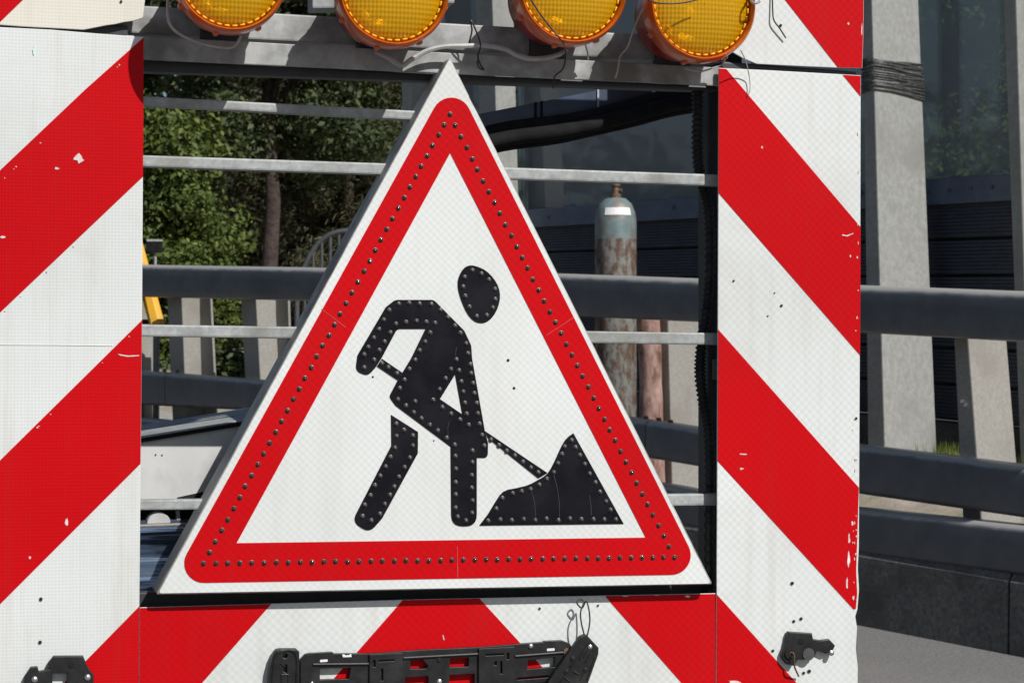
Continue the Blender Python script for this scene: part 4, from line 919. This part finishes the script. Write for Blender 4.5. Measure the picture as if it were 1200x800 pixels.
# ================================================================== BROKEN PLATE HOLDER + CLIPS
ph = thing('plate_holder', T(510, 850, .01), 'broken black plastic plate holder screwed to the bottom panel', 'plate holder', rz=SRZ)
outl = [(352, 852), (352, 772), (358, 766), (363, 765), (390, 763.6), (391, 765.4), (432, 765.4), (500, 760.8), (560, 758), (604, 754.4), (637, 752), (638, 750.8), (659, 750), (668, 753.5), (672, 762), (672, 852)]
holes = [[(375, 783), (411, 782), (409, 795), (375, 796)], [(481, 773.5), (495, 772), (502, 780), (499, 783), (481, 783.4)], [(475, 793.5), (502, 791.5), (502, 838), (475, 838)],
         [(527.6, 771), (549.5, 770), (549, 780.6), (527, 781.4)], [(526.6, 790.4), (556, 789), (556, 838), (526.6, 838)], [(619, 773.6), (650.4, 769.4), (650, 781), (618, 783.6)], [(606, 793.8), (643, 790.8), (643, 793.2), (606, 796.2)],
         [(374, 804), (428, 801), (428, 838), (374, 838)], [(610, 802), (640, 799), (640, 838), (610, 838)]]
plate('frame', [outl] + holes, .012, .009, 'black_plastic', ph, bev=.0008)
plate('slide', [[(433, 766.5), (472, 764.4), (472, 851), (433, 851)], [(444, 773), (462, 772), (462, 774), (444, 775)], [(446.5, 783), (449, 783), (449, 797), (446.5, 797)], [(437, 773), (440, 773), (440, 781), (437, 781)]], .0165, .006, 'black_plastic', ph, bev=.0008)
plate('slide', [[(561, 759.6), (603, 757.2), (603, 851), (561, 851)], [(569, 766), (590, 765), (590, 767), (569, 768)], [(586, 774.5), (588.6, 774.5), (588.6, 789), (586, 789)], [(594, 764.5), (596.6, 764.5), (596.6, 772), (594, 772)], [(579, 775), (582, 774), (582, 779), (579, 779)]], .0165, .006, 'black_plastic', ph, bev=.0008)
for a, b_ in (((367, 778), (432, 777.4)), ((473, 770.5), (560, 765.8)), ((604, 768.4), (660, 764))):
    tube('ridge', [T(*a, .0135), T(*b_, .0135)], .0019, 'black_plastic', ph, n=6)
for x0, y0, x1, y1 in ((375, 772.6, 384, 775.4), (641, 759.5, 650, 762.4)): plate('clip_window', [rounded([(x0, y0), (x1, y0 - .6), (x1, y1 - .6), (x0, y1)], 1)], .0126, .001, 'white_plastic', ph)
plate('clip_window', [[(401, 766.6), (403, 766), (405, 767.4), (409, 767), (411.5, 765.4), (412, 769.2), (402, 769.6)]], .0128, .0012, 'white_plastic', ph)
for x, y, r_ in ((514.7, 798, 3.2), (622, 756.6, 3), (365.5, 799.5, 2)):
    lathe('screw', T(x, y, .012), SN, [(r_ * .0014, -.001), (r_ * .0014, .0015), (r_ * .0009, .003), (.0001, .0034)], 'screw_metal', ph, n=12)
lathe('screw', T(664, 763, .012), SN, [(.006, -.001), (.006, .002), (.0001, .003)], 'rusty_screw', ph, n=12)
lathe('screw', T(514.8, 772.5, .012), SN, [(.004, -.001), (.004, .0015), (.0001, .002)], 'black_plastic', ph, n=12)
lc_ = plate('end_clip', [[(314.6, 852), (314.7, 800), (316.5, 780), (320.5, 765), (324, 761), (329, 760), (347.5, 760), (351, 763), (351.4, 852)], disc_px(334.2, 768, 2.5), [(333, 779), (336, 779), (336, 788), (333, 786)]], .019, .016, 'black_plastic', ph, bev=.002)
tube('ridge', spline([T(319, 800, .0195), T(320.5, 782, .0195), T(325, 765.5, .0195), T(346, 764.5, .0195), T(347.5, 800, .0195)], 5), .0014, 'black_plastic', lc_, n=6)
for a, b_ in (((330, 790), (330, 800)), ((338, 790), (338, 800)), ((330, 790), (338, 790)), ((329, 776), (334, 781))): tube('ridge', [T(*a, .0195), T(*b_, .0195)], .0011, 'black_plastic', lc_, n=6)
fp = thing('broken_flap', T(672, 800, .02), 'black plastic flap hanging askew on a wire at the end of the holder', 'plastic flap', rz=SRZ)
plate('flap', [rounded([(628, 838), (643, 798), (680, 745.5), (687, 742.5), (701.8, 758.5), (701.6, 766), (676, 838)], 2)], .034, .012, 'black_plastic', fp, bev=.0018)
for (xa, ya_), (xb, yb_) in (((684, 764), (679, 773)), ((688, 762), (684, 770)), ((691, 766), (686, 775)), ((668, 780), (676, 770)), ((660, 792), (668, 798)), ((686, 783), (680, 796)), ((656, 800), (690, 752)), ((672, 786), (679, 790)), ((697, 770), (688, 796))):
    tube('ridge', [T(xa, ya_, .0345), T(xb, yb_, .0345)], .0013, 'black_plastic', fp, n=6)
lathe('screw', T(691.5, 757.4, .034), SN, [(.0036, -.001), (.0036, .001), (.0001, .0024)], 'screw_metal', fp, n=12)
for x, y in ((671, 771), (686, 784), (664, 786)): lathe('knob', T(x, y, .034), SN, [(.0042, -.001), (.0042, .0015), (.0001, .0024)], 'black_plastic', fp, n=10)
wire([(685, 745, .03), (681, 728, .028), (680.5, 716, .026), (684, 705, .022), (679, 702, .018), (676, 706, .02), (682, 712, .02), (687, 704, .022), (690.5, 716, .026), (691, 730, .028), (688, 745, .03)], .0013, 'wire_black', 'loop of black wire holding the askew plastic flap')
lb_ = thing('clip_remnant', T(70, 830, .005), 'broken black clip with a square hole on the rising-stripe panel', 'plastic clip', rz=SRZ)
plate('clip', [[(27.7, 832), (28.5, 792.5), (36, 781.5), (44, 780.8), (45.7, 786.5), (58.5, 783.5), (56, 776.8), (63, 768.5), (97.5, 768.3), (103.5, 782), (110, 791), (108.7, 832)], [(61.5, 788.7), (78.7, 788.7), (78.7, 812), (61.5, 812)]], .014, .012, 'black_plastic', lb_, bev=.0015)
for x, y in ((40.5, 795.5), (102.6, 793)): lathe('screw', T(x, y, .014), SN, [(.0048, -.001), (.0048, .0015), (.003, .0032), (.0001, .0036)], 'screw_metal', lb_, n=12)
lathe('knob', T(83.6, 778.5, .014), SN, [(.0046, -.001), (.0044, .0012), (.0001, .0014)], 'rubber', lb_, n=12)
rb = thing('clip_remnant', T(945, 778, .005), 'broken black clip with rusty nail on the falling-stripe panel', 'plastic clip', rz=SRZ)
plate('clip', [[(924, 739.8), (951.8, 741.6), (953.2, 748.5), (962.5, 749.8), (972, 748.5), (979, 756), (976.3, 761.5), (968, 765.7), (958.4, 761.5), (954.3, 769.8), (946, 772.5), (935, 772.5), (931, 779.4), (922.6, 778), (916.9, 771), (917, 763), (921.3, 753.3)]], .012, .010, 'black_plastic', rb, bev=.0015)
lathe('cap', T(947.5, 766, .0125), SN, [(.0105, -.001), (.0105, .001), (.0001, .0016)], 'fence_grey', rb, n=16)
lathe('screw', T(974.2, 764.6, .012), SN, [(.0048, -.006), (.0048, .0015), (.003, .003), (.0001, .0034)], 'screw_metal', rb, n=12)
lathe('boss', T(925, 765.5, .012), SN, [(.0085, -.001), (.0085, .003), (.005, .003), (.005, .0005), (.0001, .0005)], 'black_plastic', rb, n=14)
tube('nail', spline([T(925.5, 764, .018), T(930.5, 766, .022), T(931, 780, .02), T(936, 792, .006)], 4), .0015, 'rusty_screw', rb, n=6)
lathe('knob', T(938.6, 751, .012), SN, [(.005, -.001), (.005, .001), (.0001, .0012)], 'rubber', rb, n=12)
print('studs', nst)
